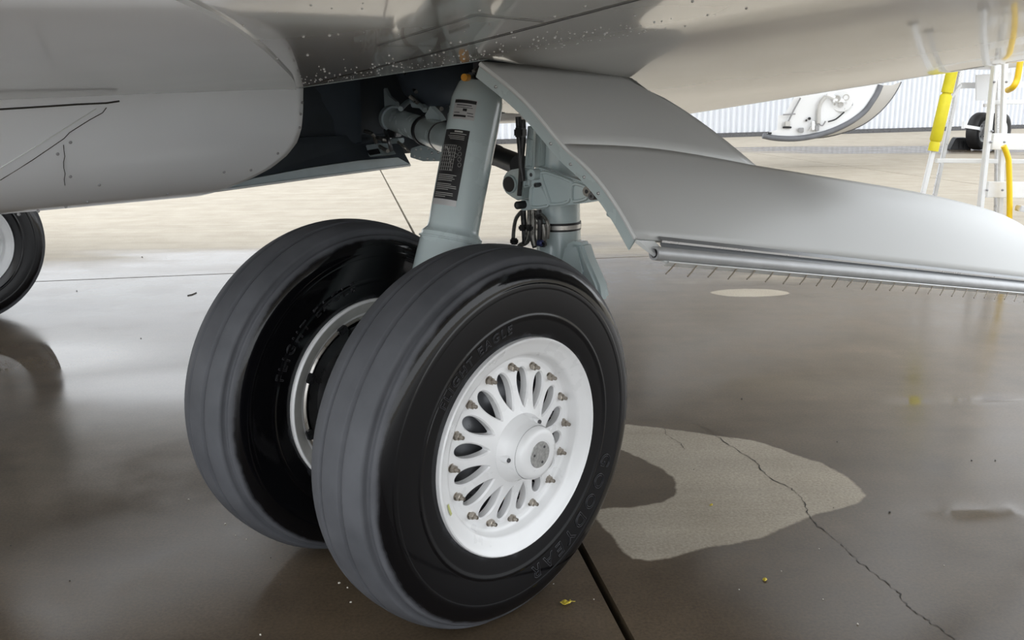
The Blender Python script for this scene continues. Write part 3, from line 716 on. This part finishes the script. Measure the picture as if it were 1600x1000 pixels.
# attach brackets on the inside of the edge
k = MB(); k.prism(PL(zz([(552,470),(575,440),(600,462),(640,500),(640,540),(600,545),(560,520)]), .25), (0,.05,0)); k.obj('hinge_bracket', M_GEARD, door, bevel=.003)
lug(*zz([(575,495)])[0], .012, .25, .01, 'hinge_bolt', M_BRAID, door, .4); lug(*zz([(600,522)])[0], .009, .246, .01, 'hinge_nut', M_DARKST, door, .4)
k = MB(); k.prism(PL(zz([(683,545),(700,560),(772,680),(760,686),(665,632),(668,610)]), .2), (0,.03,0)); k.obj('stop_plate', M_GEARD, door, bevel=.002)
# extrusion, seal tube and brush along the bottom edge
dn = Vector((.55,0,-.80))
def rail(d, out_=0.0, s0=.06, s1=2.1, n=30): return [B0+BD*(s0+(s1-s0)*i/n)+dn*d+DN*out_ for i in range(n+1)]
k = MB(); k.grid([rail(-.004,.010), rail(.010,.012), rail(.010,.004), rail(.022,.004), rail(.022,-.01)], False); k.obj('seal_channel', mat('channel_grey', (.22,.23,.24), .35, .4), door, recalc=False)
k = MB(); k.grid([rail(.006,.0105), rail(.009,.0135), rail(.012,.0105)], False); k.obj('channel_rib', M_ALU, door, recalc=False)
M_TUBE = noisy(mat('tube_alloy', (.44,.45,.46), .45, .35), 20, .1)
k = MB(); k.tube(rail(.034, .002, .03), .0145, 16, False); k.tube(rail(.034,.002,.03), .010, 16, False); q_ = rail(.034,.002,.03); k.lathe([(0,.010),(0,.0145)], 16, Matrix.Translation(q_[0]) @ BD.to_track_quat('X','Z').to_matrix().to_4x4()); k.obj('seal_tube', M_TUBE, door, recalc=False)
k = MB(); k.tube([rail(.034,.002,.03)[0]+BD*.008, rail(.034,.002,.03)[1]], .0098, 14); k.obj('tube_bore', M_BLACK, door)
k = MB(); k.grid([rail(.046,-.012,.06), rail(.052,.004,.06), rail(.055,.004,.06), rail(.05,-.014,.06)], False); k.obj('brush_holder', M_LIP, door, recalc=False)
k = MB(); q0, q1 = B0+BD*.0, B0+BD*.055; k.prism([q0+dn*.002, q1+dn*.0, q1+BD*.03+dn*.052, q1+dn*.05, q0+BD*.02+dn*.02], -DN*.008); k.obj('seal_end_cap', M_LIP, door, bevel=.001)
M_PIN = mat('pin_tan', (.30,.26,.21), .5, .3); pin = MB(); pin.tube([(0,0,0), dn*.011+Vector((-.004,-.022,0)), dn*.019+Vector((-.008,-.040,-.001))], .0016, 6); pm_ = pin.mesh('brush_pin', M_PIN, recalc=False)
for i in range(31):
    p = B0+BD*(.085+i*.0645)+dn*.053
    link('brush_pin', pm_, door, Matrix.Translation(p) @ Matrix.Rotation(random.uniform(-.08,.08), 4, 'X'))

# ---- wheels
RT, WT, RR, OFF = .445, .228, .2507, .118
def tyre_prof():
    nn = 2.65; rm = (RR+.02+RT)/2; hh = RT-rm; out = []
    for i in range(121):
        a = PI/2-2.95+5.9*i/120         # from one bead over the tread to the other
        c, s_ = math.cos(a), math.sin(a)
        w = WT/2*math.copysign(abs(c)**(2/nn), c); r = rm+hh*math.copysign(abs(s_)**(2/nn), s_)
        if r < rm: r = rm+(r-rm)*(rm-.2505)/hh; w = math.copysign(WT/2-.010*((rm-r)/(rm-.2505))**2, c)
        out.append([w, r])
    return out
def groove(w, r):
    g = 0
    for c in (-.090, -.031, .033, .090):
        q = abs(w-c)/.0062
        if q < 1: g = max(g, 1-q*q*q*q)
    for rr_, h_ in ((.372, -.0016), (.366, -.0016), (.304, -.0018), (.2995, -.0018)):
        if abs(w) > .1 and abs(r-rr_) < .0018: g += h_/.012
    return g*.012
def fine(prof):
    out = []
    for p, q in zip(prof, prof[1:]):
        n = max(1, int(math.hypot(q[0]-p[0], q[1]-p[1])/.0022))
        for j in range(n): out.append((p[0]+(q[0]-p[0])*j/n, p[1]+(q[1]-p[1])*j/n))
    return out+[tuple(prof[-1])]
TP = fine(tyre_prof())
def side_x(r):
    best = min((abs(q[1]-r), q[0]) for q in TP if q[0] > .05); return best[1]
def make_tyre(M_wheel, parent, lettered=True):
    k = MB(); prof = []
    for i, (w, r) in enumerate(TP):
        p0 = TP[max(0,i-1)]; p1 = TP[min(len(TP)-1,i+1)]; tx, tr_ = p1[0]-p0[0], p1[1]-p0[1]; ln = math.hypot(tx, tr_) or 1
        nx, nr = -tr_/ln, tx/ln
        if nr*(r-.35)+nx*w < 0: nx, nr = -nx, -nr
        g = groove(w, r); prof.append((w-nx*g, r-nr*g))
    k.lathe(prof, 128)
    Mi = M_wheel.inverted(); out = []
    for p in k.v:
        q = M_wheel @ Vector(p)
        if q.z < .0015:
            dz = .0015-q.z; q.z = .0015; q += (M_wheel.to_3x3() @ Vector((1,0,0)))*(math.copysign(dz*.35, p[0]))
            p = Mi @ q; p = tuple(p)
        out.append(tuple(p))
    k.v = out
    return k.obj('tyre', M_TYRE, parent, recalc=False, auto=False)
def text_ring(txt, size, rmid, ang_mid, side, parent, name='raised_lettering', spread=1.0, lift=.0008, thick=.0010):
    """raised outline letters wrapped round a side wall, tops outward, reading clockwise seen from outside"""
    cu = bpy.data.curves.new('txt', 'FONT'); cu.body = txt; cu.size = size; cu.align_x = 'CENTER'; cu.fill_mode = 'NONE'
    cu.bevel_depth = thick; cu.bevel_resolution = 0; cu.resolution_u = 3; cu.space_character = spread
    o = bpy.data.objects.new('txt', cu); COL.objects.link(o)
    dg = bpy.context.evaluated_depsgraph_get(); me = bpy.data.meshes.new_from_object(o.evaluated_get(dg)); bpy.data.objects.remove(o)
    for v in me.vertices:
        r = rmid+v.co.y-size*.34
        a = ang_mid - side*v.co.x/rmid
        v.co = Vector((side*(side_x(r)+lift+v.co.z*.8), r*math.cos(a), r*math.sin(a)))
    me.materials.clear(); me.materials.append(M_LETTER); me.update()
    return link(name, me, parent)
M_LETTER = mat('lettering_rubber', (.035,.035,.04), .25)

HR0, HR1 = .080, .200       # spoke zone
def web_x(r):
    pts = [(0,.112),(.075,.110),(.082,.106),(.1,.100),(.13,.092),(.165,.082),(.19,.076),(.2,.0755),(.206,.077)]
    for (a, x), (b_, y) in zip(pts, pts[1:]):
        if r <= b_: t_ = (r-a)/(b_-a); return x+(y-x)*t_
    return pts[-1][1]
def rim_mesh():
    k = MB(); NH = 16; PH = math.radians(.5+11.25); U = 32
    def P(r, a, x): return Vector((x, r*math.cos(a), r*math.sin(a)))
    for h in range(NH):
        c0 = PH+h*2*PI/NH; ring = {n_: [] for n_ in range(6)}
        for j in range(U):
            u = 2*PI*j/U; cu_, su = math.cos(u), math.sin(u); mx_ = max(abs(cu_), abs(su)); X_, Y_ = cu_/mx_, su/mx_
            rb = .14+.06*X_; ab = c0+Y_*PI/NH
            def hole(gr):
                rh = .1365+(.0415+gr)*cu_ ; wv = (.0160+gr)*su*(1+.42*cu_-.10*cu_*cu_); return rh, c0+wv/max(rh, .05)
            r1, a1 = hole(.0035); r2, a2 = hole(.0)
            ring[0].append(P(rb, ab, web_x(rb)))
            rm_, am_ = (rb+r1)/2, (ab+a1)/2
            ring[1].append(P(rm_, am_, web_x(rm_))); ring[2].append(P(r1, a1, web_x(r1))); ring[3].append(P(r2, a2, web_x(r2)-.004)); ring[4].append(P(r2, a2, web_x(r2)-.022))
        for q in range(4):
            A, B = ring[q], ring[q+1]
            k.add(A+B, [(j, (j+1) % U, U+(j+1) % U, U+j) for j in range(U)], True)
    # outer bolt ring step, flange face, lip
    k.lathe([(web_x(.2),.2),(.0765,.2045),(.080,.2075),(.094,.2115),(.098,.2135),(.101,.22),(.1085,.238),(.1135,.2455),(.1165,.2488),(.117,.2507),(.1145,.2535),(.106,.2545),(.095,.2535)], 96)
    k.lathe([(.1475,.062),(.128,.066),(.124,.0685),(.114,.075),(.110,.078),(web_x(.08),.08)], 64)
    # inner barrel and inner flange
    k.lathe([(.06,.205),(.0,.2),(-.08,.205),(-.095,.2115),(-.100,.2145),(-.104,.2155),(-.113,.236),(-.1165,.2485),(-.117,.2507),(-.112,.2545),(-.095,.2535)], 96)
    return k.mesh('wheel_rim', M_WHITE, recalc=False)
RIM = rim_mesh()
k = MB(); k.lathe([(.045,.045),(.05,.1),(.042,.125),(.028,.142),(.01,.152),(-.04,.155),(-.05,.09)], 64); DRUM = k.mesh('heat_shield', M_DRUM, recalc=False)
k = MB(); k.lathe([(.055,.205),(-.02,.198),(-.09,.203),(-.098,.2125)], 64); k.lathe([(.02,.02),(.02,.205)], 48); BARREL = k.mesh('inner_barrel', M_BLACK, recalc=False)
k = MB()
for x in (-.035,-.05,-.065,-.08): k.lathe([(x,.09),(x,.19),(x-.009,.19),(x-.009,.09)], 48)
k.lathe([(-.088,.06),(-.096,.10),(-.096,.15),(-.088,.165)], 48); BRAKE = k.mesh('brake_pack', M_DARKST, recalc=False)
k = MB(); k.lathe([(-.1,.2055),(-.106,.207),(-.1075,.2105),(-.104,.2150)], 96); INRING = k.mesh('inner_ring', M_STEEL, recalc=False)
k = MB(); k.lathe([(-.1046,.217),(-.1128,.2352),(-.1172,.2487)], 96); INFACE = k.mesh('inner_flange_face', M_RIMIN, recalc=False)
k = MB(); k.lathe([(.1475,.0612),(.158,.0595),(.1635,.055),(.1655,.046),(.1662,.034),(.1655,.0335),(.1655,.0001)], 56); CAP = k.mesh('hub_cap', M_WHITE, recalc=False)
k = MB(); k.lathe([(.1657,.0305),(.1672,.030),(.1672,.0001)], 36); PLATE = k.mesh('cap_plate', noisy(mat('cap_plate_alloy', (.42,.42,.41), .45, .5), 160, .3), recalc=False)
k = MB(); k.lathe([(0,.0105),(.003,.0105),(.003,.0085)], 16); k.lathe([(.003,.0088),(.013,.0082),(.0145,.0065),(.0145,.0045)], 6, smooth=False); k.lathe([(.0145,.0045),(.023,.0045),(.0245,.0036),(.0245,.0001)], 10); BOLT = k.mesh('tie_bolt', M_NUT, recalc=False)
k = MB(); k.lathe([(-.012,.009),(.004,.009),(.006,.0075),(.006,.0001)], 12); LUGM = k.mesh('cap_lug', M_WHITE, recalc=False)
k = MB(); k.lathe([(0,.0052),(.004,.005),(.005,.0038),(.005,.0001)], 10); SCREW = k.mesh('cap_screw', M_DARKST, recalc=False)
k = MB(); k.box((-.006,0,0), (.016,.018,.026)); k.box((-.012,.0,0), (.008,.012,.014)); CLIP = k.mesh('drive_key', M_BLACK, bevel=.003)
def make_wheel(M_, outer=True, lettered=True, name='main_wheel', inner_txt=True):
    w = link(name, RIM, AIR, M_)
    ty = make_tyre(M_, w)
    for nm, me in (('heat_shield', DRUM), ('inner_barrel', BARREL), ('brake_pack', BRAKE), ('inner_ring', INRING), ('inner_flange_face', INFACE)): link(nm, me, w)
    for i in range(9): link('drive_key', CLIP, w, Matrix.Rotation(i*2*PI/9+.42, 4, 'X') @ Matrix.Translation((-.104,.211,0)))
    link('hub_cap', CAP, w)
    if outer:
        link('cap_plate', PLATE, w)
        for i in range(16):
            a = math.radians(.5+22.5*i); link('tie_bolt', BOLT, w, Matrix.Translation((.0755,.183*math.cos(a),.183*math.sin(a))) @ Matrix.Rotation(random.random(), 4, 'X'))
        for i in range(3):
            a = math.radians(62+120*i); link('cap_lug', LUGM, w, Matrix.Translation((.128,.0665*math.cos(a),.0665*math.sin(a)))); link('cap_screw', SCREW, w, Matrix.Translation((.133,.068*math.cos(a),.068*math.sin(a))))
            a = math.radians(50+120*i); link('plate_screw', SCREW, w, Matrix.Translation((.1660,.020*math.cos(a),.020*math.sin(a))) @ Matrix.Diagonal((.6,.6,.6,1)))
        k = MB(); a = math.radians(-84); k.lathe([(0,.006),(.016,.006),(.02,.004),(.02,.0001)], 10, Matrix.Translation((.045,.148*math.cos(a),.148*math.sin(a)))); k.obj('valve_cap', M_ORANGE, w, recalc=False)
        a0 = math.radians(-161); k = MB(); r0 = []; r1 = []
        for i in range(7):
            a = a0+math.radians(-3.5+i*7/6); r0.append(Vector((.1088,.2355*math.cos(a),.2355*math.sin(a)))); r1.append(Vector((.1058,.2285*math.cos(a),.2285*math.sin(a))))
        k.grid([[p+Vector((.0012,0,0)) for p in r0], [p+Vector((.0012,0,0)) for p in r1]], False); k.obj('inspection_mark', mat('mark_green', (.5,.52,.2), .6), w, recalc=False, auto=False)
    if lettered:
        text_ring('GOODYEAR', .052, .335, math.radians(-51), 1, w, spread=1.5)
        text_ring('FLIGHT EAGLE', .030, .285, math.radians(122), 1, w, spread=1.35)
        text_ring('FLIGHT EAGLE', .036, .300, math.radians(50), -1, w, spread=1.45) if not outer else None
    return w
CB = .0249
MN = Matrix.Translation((.263,0,.4264)) @ Matrix.Rotation(CB, 4, 'Y')
MF = Matrix.Translation((-.263,0,.4395)) @ Matrix.Rotation(CB, 4, 'Y') @ Matrix.Rotation(PI, 4, 'Z')
make_wheel(MN, True)
make_wheel(MF, False)
# the other main gear across the belly: inboard wheel with its leg
MO = Matrix.Translation((-3.94,.13,.432)) 
wo = make_wheel(MO, True, False)
MO2 = Matrix.Translation((-4.46,.13,.432)) @ Matrix.Rotation(PI, 4, 'Z')
make_wheel(MO2, False, False)
k = MB(); k.tube([Vector((-4.2,.13,.43)), Vector((-4.2,.55,.5)), Vector((-4.2,.62,.8)), Vector((-4.2,.62,1.35))], [.07,.08,.07,.06], 20); k.tube([Vector((-3.9,.13,.43)), Vector((-4.5,.13,.43))], .05, 16); k.tube([Vector((-4.2,.15,.6)), Vector((-4.2,.33,1.3))], .066, 20); k.obj('far_leg', M_GEAR, AIR)
# far wing and rest of the belly, forward of the bay
k = MB(); rows = []
for a in [-3.58-i*.5 for i in range(9)]:
    lc = 2.08-.4*(-4.2-a+.6) if False else 2.08-.4*(-3.6-a); z0 = 1.19+.115*(-3.65-a)
    rows.append([Vector((a, l, z0+h)) for l, h in ((-2.2,.06),(-1,.03),(0,0),(1,-.05),(lc,-.085),(lc+.3,-.02),(lc+.42,.12),(lc,.28),(0,.3),(-2.2,.08))])
k.grid(rows, True); k.obj('far_wing', M_SKIN, AIR, recalc=False)
k = MB(); rows = []
sec = [(-.58,1.30),(-.6,1.2),(-.68,1.12),(-.85,1.085),(-1.2,1.08),(-2.1,1.08),(-3.0,1.08),(-3.35,1.09),(-3.52,1.13),(-3.6,1.2),(-3.62,1.3)]
for l in (1.0,1.4,1.9,2.4,3.0,3.6):
    sc_ = 1 if l < 2.5 else 1-(l-2.5)*.25; dz = 0 if l < 2.5 else (l-2.5)*.25
    rows.append([Vector((-2.1+(a+2.1)*sc_, l, z+dz)) for a, z in sec])
k.grid(rows, True); k.obj('belly_front', M_FAIR, AIR, recalc=False)
k = MB(); rows = []
for l, r in ((-7,.95),(-4,1.18),(0,1.2),(6,1.2),(9,1.05)):
    rows.append([Vector((-2.1+r*math.cos(2*PI*i/40), l, 2.45+r*math.sin(2*PI*i/40)*1.0)) for i in range(41)])
k.grid(rows, True); k.obj('fuselage', M_FAIR, AIR, recalc=False)

# ================================================================== PLATFORM LADDER beyond the wing
LY = 6.4
ladder = empty('platform_ladder', atY(1500,300,LY)*1.0); ladder.location.z = 0
LB_ = ladder.location.copy()
tag(ladder, 'white aluminium platform ladder with yellow foam sleeve and yellow handrail', 'ladder')
def G(u, v, Y=LY): return atY(u, v, Y)-LB_
def down(u0, v0, u1, v1, Y, ztop=None, zbot=0.0):
    """rail through two sighted points, carried down to the ground and up to ztop"""
    p, q = G(u0, v0, Y), G(u1, v1, Y); d = q-p
    b_ = p+d*((zbot-p.z)/d.z); t_ = p if ztop is None else p+d*((ztop-p.z)/d.z)
    return t_, b_
def bm_(name, p, q, w, h, m_=M_LADD, bevel=.004):
    k = MB(); k.beam(p, q, w, h, (0,1,0)); return k.obj(name, m_, ladder, bevel=bevel)
a_, b_ = down(1554,112,1532,320,LY, 2.35); bm_('stile', a_, b_, .030, .052); s1a, s1b = a_, b_
a_, b_ = down(1570,112,1562,335,LY+.12, 2.35); bm_('stile', a_, b_, .034, .03)
a_, b_ = down(1559,173,1557,330,LY+.35, 2.0); bm_('back_leg', a_, b_, .03, .03, M_ALU)
for v, x0 in ((221,1549),(296,1541),(372,1535)):
    bm_('tread', G(x0, v, LY+.05), G(1690, v+2, LY+.05), .11, .034)
bm_('brace', G(1462,251,LY+.3), G(1690,253,LY+.3), .03, .045)
bm_('brace', G(1548,160,LY+.2), G(1690,158,LY+.2), .03, .03)
a_, b_ = down(1486,118,1441,306,LY+.25, 1.9); bm_('support_leg', a_, b_, .032, .032)
a2, b2 = down(1500,118,1459.5,310,LY+.75, 1.9); bm_('support_leg', a2, b2, .03, .03, M_ALU)
dd = (b_-a_).normalized(); tt = lambda v: a_+dd*((G(1460, v, LY+.25).z-a_.z)/dd.z)
f0, f1, f2, f3, f4, f5 = tt(104), tt(145), tt(148), tt(221), tt(224), tt(236)
k = MB(); k.tube([f0, f1], .039, 20); k.tube([f1, f2], .031, 16); k.tube([f2, f2.lerp(f3,.03), f2.lerp(f3,.97), f3], [.033,.041,.041,.033], 20); k.tube([f3, f4, f5], [.031,.036,.036], 20); k.obj('foam_sleeve', M_YEL, ladder)
k = MB(); k.tube(smooth_pts([G(1620,40,LY-.1), G(1597,88,LY-.1), G(1592,110,LY-.1), G(1589,125,LY-.1), G(1583,136,LY-.1), G(1575,141,LY)], 4), .020, 12); k.obj('handrail', M_YELT, ladder)
k = MB(); p_ = G(1577,345,LY-.05); k.tube(smooth_pts([G(1568,228,LY-.05), G(1574,243,LY-.05), G(1576.5,262,LY-.05), p_, Vector((p_.x,p_.y,.02))], 4), .019, 12); k.obj('handrail', M_YELT, ladder)
bm_('guard_bar', G(1484,156,LY+.6), G(1502,132,LY+.6), .02, .02, M_ALU)
bm_('guard_bar', G(1590,325,LY-.1), G(1650,335,LY-.1), .04, .07, M_ALU)
for p in (s1b, b_, b2):
    k = MB(); k.box(p+Vector((0,0,.02)), (.06,.06,.04)); k.obj('rubber_foot', M_RUBB, ladder, bevel=.006)
k = MB(); k.box(G(1580,20,LY+.3)+Vector((.25,.1,.55)), (.9,.7,.05)); k.obj('platform', M_LADD, ladder, bevel=.005)
for v, x0 in ((128,1552),(205,1549),(222,1547),(297,1541),(128,1571),(222,1568),(297,1565)):
    k = MB(); k.lathe([(-.012,.0005),(-.01,.007),(0,.008)], 8, Matrix.Translation(G(x0+1, v, LY-.03)) @ Matrix.Rotation(PI/2, 4, 'Z')); k.obj('rivet', M_MARK, ladder, recalc=False, auto=False)

# ================================================================== SECOND JET, parked far behind
gp = atZ(1538,233.5); jd = (atY(1290,150,15.5)-gp); jd.z = 0; jl = jd.length; jd.normalize()
jet = empty('parked_jet', (gp.x, gp.y, 0), math.atan2(-jd.y, -jd.x))   # local +x is its nose direction
tag(jet, 'white parked jet with open belly hatch and small nose wheels by the hangar', 'aircraft')
JM = Matrix.Translation((gp.x, gp.y, 0)) @ Matrix.Rotation(math.atan2(-jd.y, -jd.x), 4, 'Z'); JI = JM.inverted()
def J(p): return JI @ p
def jY(u, v, Y): return JI @ atY(u, v, Y)
k = MB(); rows = []
for x, r in ((-11,1.0),(-8,1.15),(0,1.15),(2,1.0),(3.5,.6),(4.4,.1)):
    rows.append([Vector((x, r*math.cos(2*PI*i/32), 2.72+(1.15-r)*-.2+r*math.sin(2*PI*i/32))) for i in range(33)])
k.grid(rows, True); k.obj('fuselage', M_JETW, jet, recalc=False)
# nose gear: face the wheels a little to the right
nm = Matrix.Rotation(math.radians(-60), 4, 'Z')
DJ = 18.9
wr = .375
gear_c = jY(1543,206,DJ); ax = (JM.inverted().to_3x3() @ Vector((.62,-.78,0))).normalized()
def jw(c, R):
    fx = ax; fz = Vector((0,0,1)); fy = fz.cross(fx)
    return Matrix(((fx.x,fy.x,fz.x,c.x),(fx.y,fy.y,fz.y,c.y),(fx.z,fy.z,fz.z,c.z),(0,0,0,1)))
for c in (jY(1530,206,DJ+.1), jY(1559,205,DJ-.1)):
    c.z = wr; Mw = jw(c, wr); k = MB()
    k.lathe([(-.09,.2),(-.12,.27),(-.11,.34),(-.06,.372),(.06,.372),(.11,.34),(.12,.27),(.09,.2)], 40, Mw); ty = k.obj('nose_tyre', M_RUBB, jet, recalc=False)
    k = MB(); k.lathe([(.095,.21),(.085,.19),(.05,.15),(.05,.09),(.08,.06),(.08,.0001)], 32, Mw); k.lathe([(-.095,.21),(-.085,.19),(-.05,.15),(-.05,.0001)], 32, Mw); k.obj('nose_hub', M_JETW, ty, recalc=False)
    for i in range(6):
        q = Mw @ Vector((.066,.12*math.cos(i*PI/3),.12*math.sin(i*PI/3))); k = MB(); k.lathe([(0,.018),(.004,.018),(.004,.0001)], 10, jw(q, 1)); k.obj('hub_hole', M_BLACK, ty, recalc=False, auto=False)
k = MB(); k.tube([gear_c, gear_c+Vector((0,0,.35)), gear_c+Vector((0,0,1.4))], [.07,.06,.07], 16); k.obj('nose_leg', M_JETW, jet)
k = MB(); q0 = jY(1505,197,DJ-.4); q1 = jY(1530,201,DJ-.2); k.beam(q0, q1, .05, .06); k.obj('tow_fitting', M_JETW, jet, bevel=.004)
k = MB(); k.beam(q0+Vector((0,0,-.05)), q0+Vector((0,0,.09)), .05, .05); k.obj('tow_pin', M_JETW, jet, bevel=.004)
k = MB(); k.beam(jY(1537,165,DJ-.2), jY(1556,162,DJ-.2), .06, .06); k.obj('taxi_lamp', M_JETG, jet, bevel=.004)
gdp = [(1526,117),(1580,113),(1580,150),(1562,158),(1526,157)]
k = MB(); k.prism([jY(u, v, DJ+.5) for u, v in gdp], (0,.03,0)); k.obj('nose_gear_door', M_JETW, jet)
k = MB(); k.beam(jY(1492,134,DJ+.8), jY(1640,131,DJ+.8), .08, .12); k.obj('tow_bar', M_JETW, jet)
# open hatch: curved outer skin with the white, cluttered inside towards us
HY = 15.0
outer_px = [(1192,212),(1215,216),(1250,216),(1290,208),(1325,193),(1350,175),(1363,158),(1371,145),(1376,133)]
topl = [(1192,212),(1212,203),(1222,182),(1240,165),(1262,150),(1290,140),(1330,132),(1376,126)]
hp = [jY(u, v, HY) for u, v in outer_px]; 
inn_pts = [jY(u, v, HY) for u, v in [(1190,212),(1202,206),(1214,203),(1216,180),(1225,180),(1248,140),(1300,112),(1380,112)]]
face = smooth_pts(hp, 3)+list(reversed(inn_pts[1:]))
away = JI.to_3x3() @ Vector((.35,1.0,0)).normalized()
k = MB(); k.prism(face, away*.04); hatch = k.obj('belly_hatch', M_JETW, jet)
k = MB(); k.tube([p-away*.02 for p in smooth_pts(hp, 4)], .045, 10); k.obj('hatch_seal', noisy(mat('seal_grey', (.15,.155,.17), .5), 5, .2), hatch, recalc=False)
sk = [jY(u, v, HY+.6) for u, v in [(1225,217),(1290,214),(1340,199),(1370,179),(1390,158),(1402,140),(1408,128)]]
k = MB(); sA_ = smooth_pts([hp[1]]+hp[3:], 4); sB_ = resample(smooth_pts(sk, 4), len(sA_)-1); k.grid([sA_, [p.lerp(q, .5)+Vector((0,0,-.03)) for p, q in zip(sA_, sB_)], sB_], True); k.obj('hatch_skin', M_JETG, hatch, recalc=False)
k = MB(); k.tube(sB_, .012, 8); k.obj('hatch_rim', M_DARKST, hatch, recalc=False)
def hb(u, v, w, h, name, m_=M_JETW, out_=.06):
    k = MB(); k.prism([jY(u-w/2, v-h/2, HY), jY(u+w/2, v-h/2, HY), jY(u+w/2, v+h/2, HY), jY(u-w/2, v+h/2, HY)], -away*out_); return k.obj(name, m_, hatch, bevel=.006)
hb(1316,157,30,6,'equipment_rail'); hb(1280,182,5,22,'equipment_bracket', M_JETG, .08); hb(1271,196,5,14,'equipment_bracket', M_JETW, .1); hb(1252,203,8,7,'connector_block', M_MARK, .08); hb(1230,199,14,3,'connector_block', M_BLACK, .05); hb(1203,208,6,3,'connector_block', M_BLACK, .05); hb(1231,193,8,8,'connector_block', M_JETG, .09); hb(1322,170,6,4,'connector_block', M_MARK, .06); hb(1330,162,5,6,'connector_block', M_MARK, .06); hb(1265,185,4,4,'connector_block', M_BLACK, .05); hb(1260,188,3,3,'connector_block', M_BLACK, .05); hb(1277,200,6,8,'connector_block', M_MARK, .1)
def htube(pxs, r, name, m_): k = MB(); k.tube(smooth_pts([jY(u, v, HY)-away*.07 for u, v in pxs], 4), r, 7); k.obj(name, m_, hatch, recalc=False)
htube([(1251,153),(1240,173),(1231,192)], .014, 'stay_rod', M_MARK); htube([(1290,151),(1281,165),(1279,192)], .03, 'damper', M_JETG); htube([(1292,148),(1304,153)], .03, 'damper', M_JETW); htube([(1294,190),(1306,186),(1319,175)], .012, 'cable', M_BLACK); htube([(1280,193),(1285,196),(1290,189)], .012, 'cable', M_MARK); htube([(1224,179),(1243,178)], .012, 'stay_rod', M_MARK); htube([(1276,205),(1271,196),(1265,204)], .014, 'cable', M_JETG)
k = MB(); cc = jY(1315,158,HY); fx = -away
Mh = Matrix(((fx.x,0,-fx.y,cc.x),(fx.y,0,fx.x,cc.y),(0,1,0,cc.z),(0,0,0,1)))
k.lathe([(.0,.17),(.03,.17),(.04,.16),(.04,.0001)], 28, Mh); fan = k.obj('blower_plate', M_JETW, hatch, recalc=False)
for dy, dz, r in ((-.06,.0,.05),(.07,.02,.045),(.0,-.08,.035)):
    pass
for u, v, r in ((1308,154,.055),(1322,152,.05),(1314,163,.04),(1304,163,.018),(1322,161,.014)):
    k = MB(); c2 = jY(u, v, HY)-away*.05; M2 = Mh.copy(); M2.translation = c2; k.lathe([(0,r),(.02,r),(.02,r*.75),(.006,r*.7),(.006,.0001)], 18, M2); k.obj('vent_port', M_JETG, hatch, recalc=False)

# ---- wheel chock by the parked jet
ck = empty('wheel_chock', atZ(1503,234)); tag(ck, 'black rubber wheel chock beside the far nose wheels', 'wheel chock')
b0 = ck.location
k = MB(); k.prism([(-.24,0,0),(.20,0,0),(.20,0,.16),(.10,0,.24),(-.14,0,.24)], (.05,.30,0)); k.obj('chock_body', M_RUBB, ck, bevel=.015)
for i in range(3):
    k = MB(); k.box((-.05+i*.09,-.012,.11), (.05,.03,.15)); k.obj('tread_rib', M_RUBB, ck, bevel=.004)

# ================================================================== LITTER on the concrete
def leaf(px, py, s, label):
    c = atZ(px, py); k = MB(); random.seed(int(px)); rows = []
    for i in range(6):
        rows.append([Vector(((i-2.5)/2.5*s*(1-.35*abs(j-2)/2), (j-2)/2*s*.62*math.sin(PI*(i+.8)/6.6), s*.28+random.uniform(-.22,.3)*s)) for j in range(5)])
    k.grid(rows, True); o = k.obj('fallen_leaf', M_LEAF, None, recalc=False, auto=False); o.location = c+Vector((0,0,-.0)); o.rotation_euler = (0,0,random.uniform(0,3))
    zmin = min((v.co.z for v in o.data.vertices)); o.location.z = -zmin+.001
    m_ = o.modifiers.new('thick', 'SOLIDIFY'); m_.thickness = .001
    st = MB(); st.tube([(s,0,s*.3),(s*1.35,.1*s,s*.2+0)], s*.05, 5); st.obj('leaf_stalk', M_LEAF, o, recalc=False, auto=False)
    tag(o, label, 'leaf'); return o
leaf(885,944,.017,'crumpled yellow leaf on the concrete below the near tyre')
leaf(1195,907,.009,'tiny yellow leaf scrap on wet concrete below the dry patch')
leaf(1111,790,.007,'tiny yellow leaf scrap lying on the dry concrete patch')
def stone(px, py, s, m_, label, group):
    c = atZ(px, py); bm = bmesh.new(); bmesh.ops.create_icosphere(bm, subdivisions=1, radius=s)
    for v in bm.verts: v.co *= random.uniform(.7, 1.15); v.co.z *= .65
    me = bpy.data.meshes.new('pebble'); bm.to_mesh(me); bm.free(); me.materials.append(m_)
    o = link('pebble', me); o.location = c; o.location.z = -min(v.co.z for v in me.vertices)
    tag(o, label, 'pebble', group)
for px, py, s in [(530,912,.0040),(543,919,.0028),(548,942,.0032),(352,819,.003),(368,837,.002),(385,843,.002),(295,781,.003),(407,993,.003),(1155,922,.0022),(1221,893,.0022),(1280,858,.002),(1340,976,.003),(1475,884,.002),(1286,937,.002),(865,913,.002),(928,937,.0018)]:
    stone(px, py, s, M_STONE, 'tiny pale stone chip lying on the wet concrete', 'pale stone chips on the apron')
for px, py, s in [(109,908,.0025),(438,914,.0025),(1390,801,.0045),(1308,691,.003),(1302,794,.002),(1518,720,.003),(1555,720,.003),(423,872,.002),(220,529,.004),(222,402,.006),(1159,624,.004),(1084,734,.002),(17,853,.0022),(120,455,.005)]:
    stone(px, py, s, M_STONED, 'tiny dark stone chip lying on the concrete', 'dark stone chips on the apron')
tw = MB(); tw.tube(smooth_pts([atZ(293,461.5,.003), atZ(300,460,.003), atZ(307,457,.003)], 4), .003, 5)
tag(tw.obj('twig', M_STONED, None, recalc=False), 'short dark twig on wet concrete left of the rear tyre', 'twig')
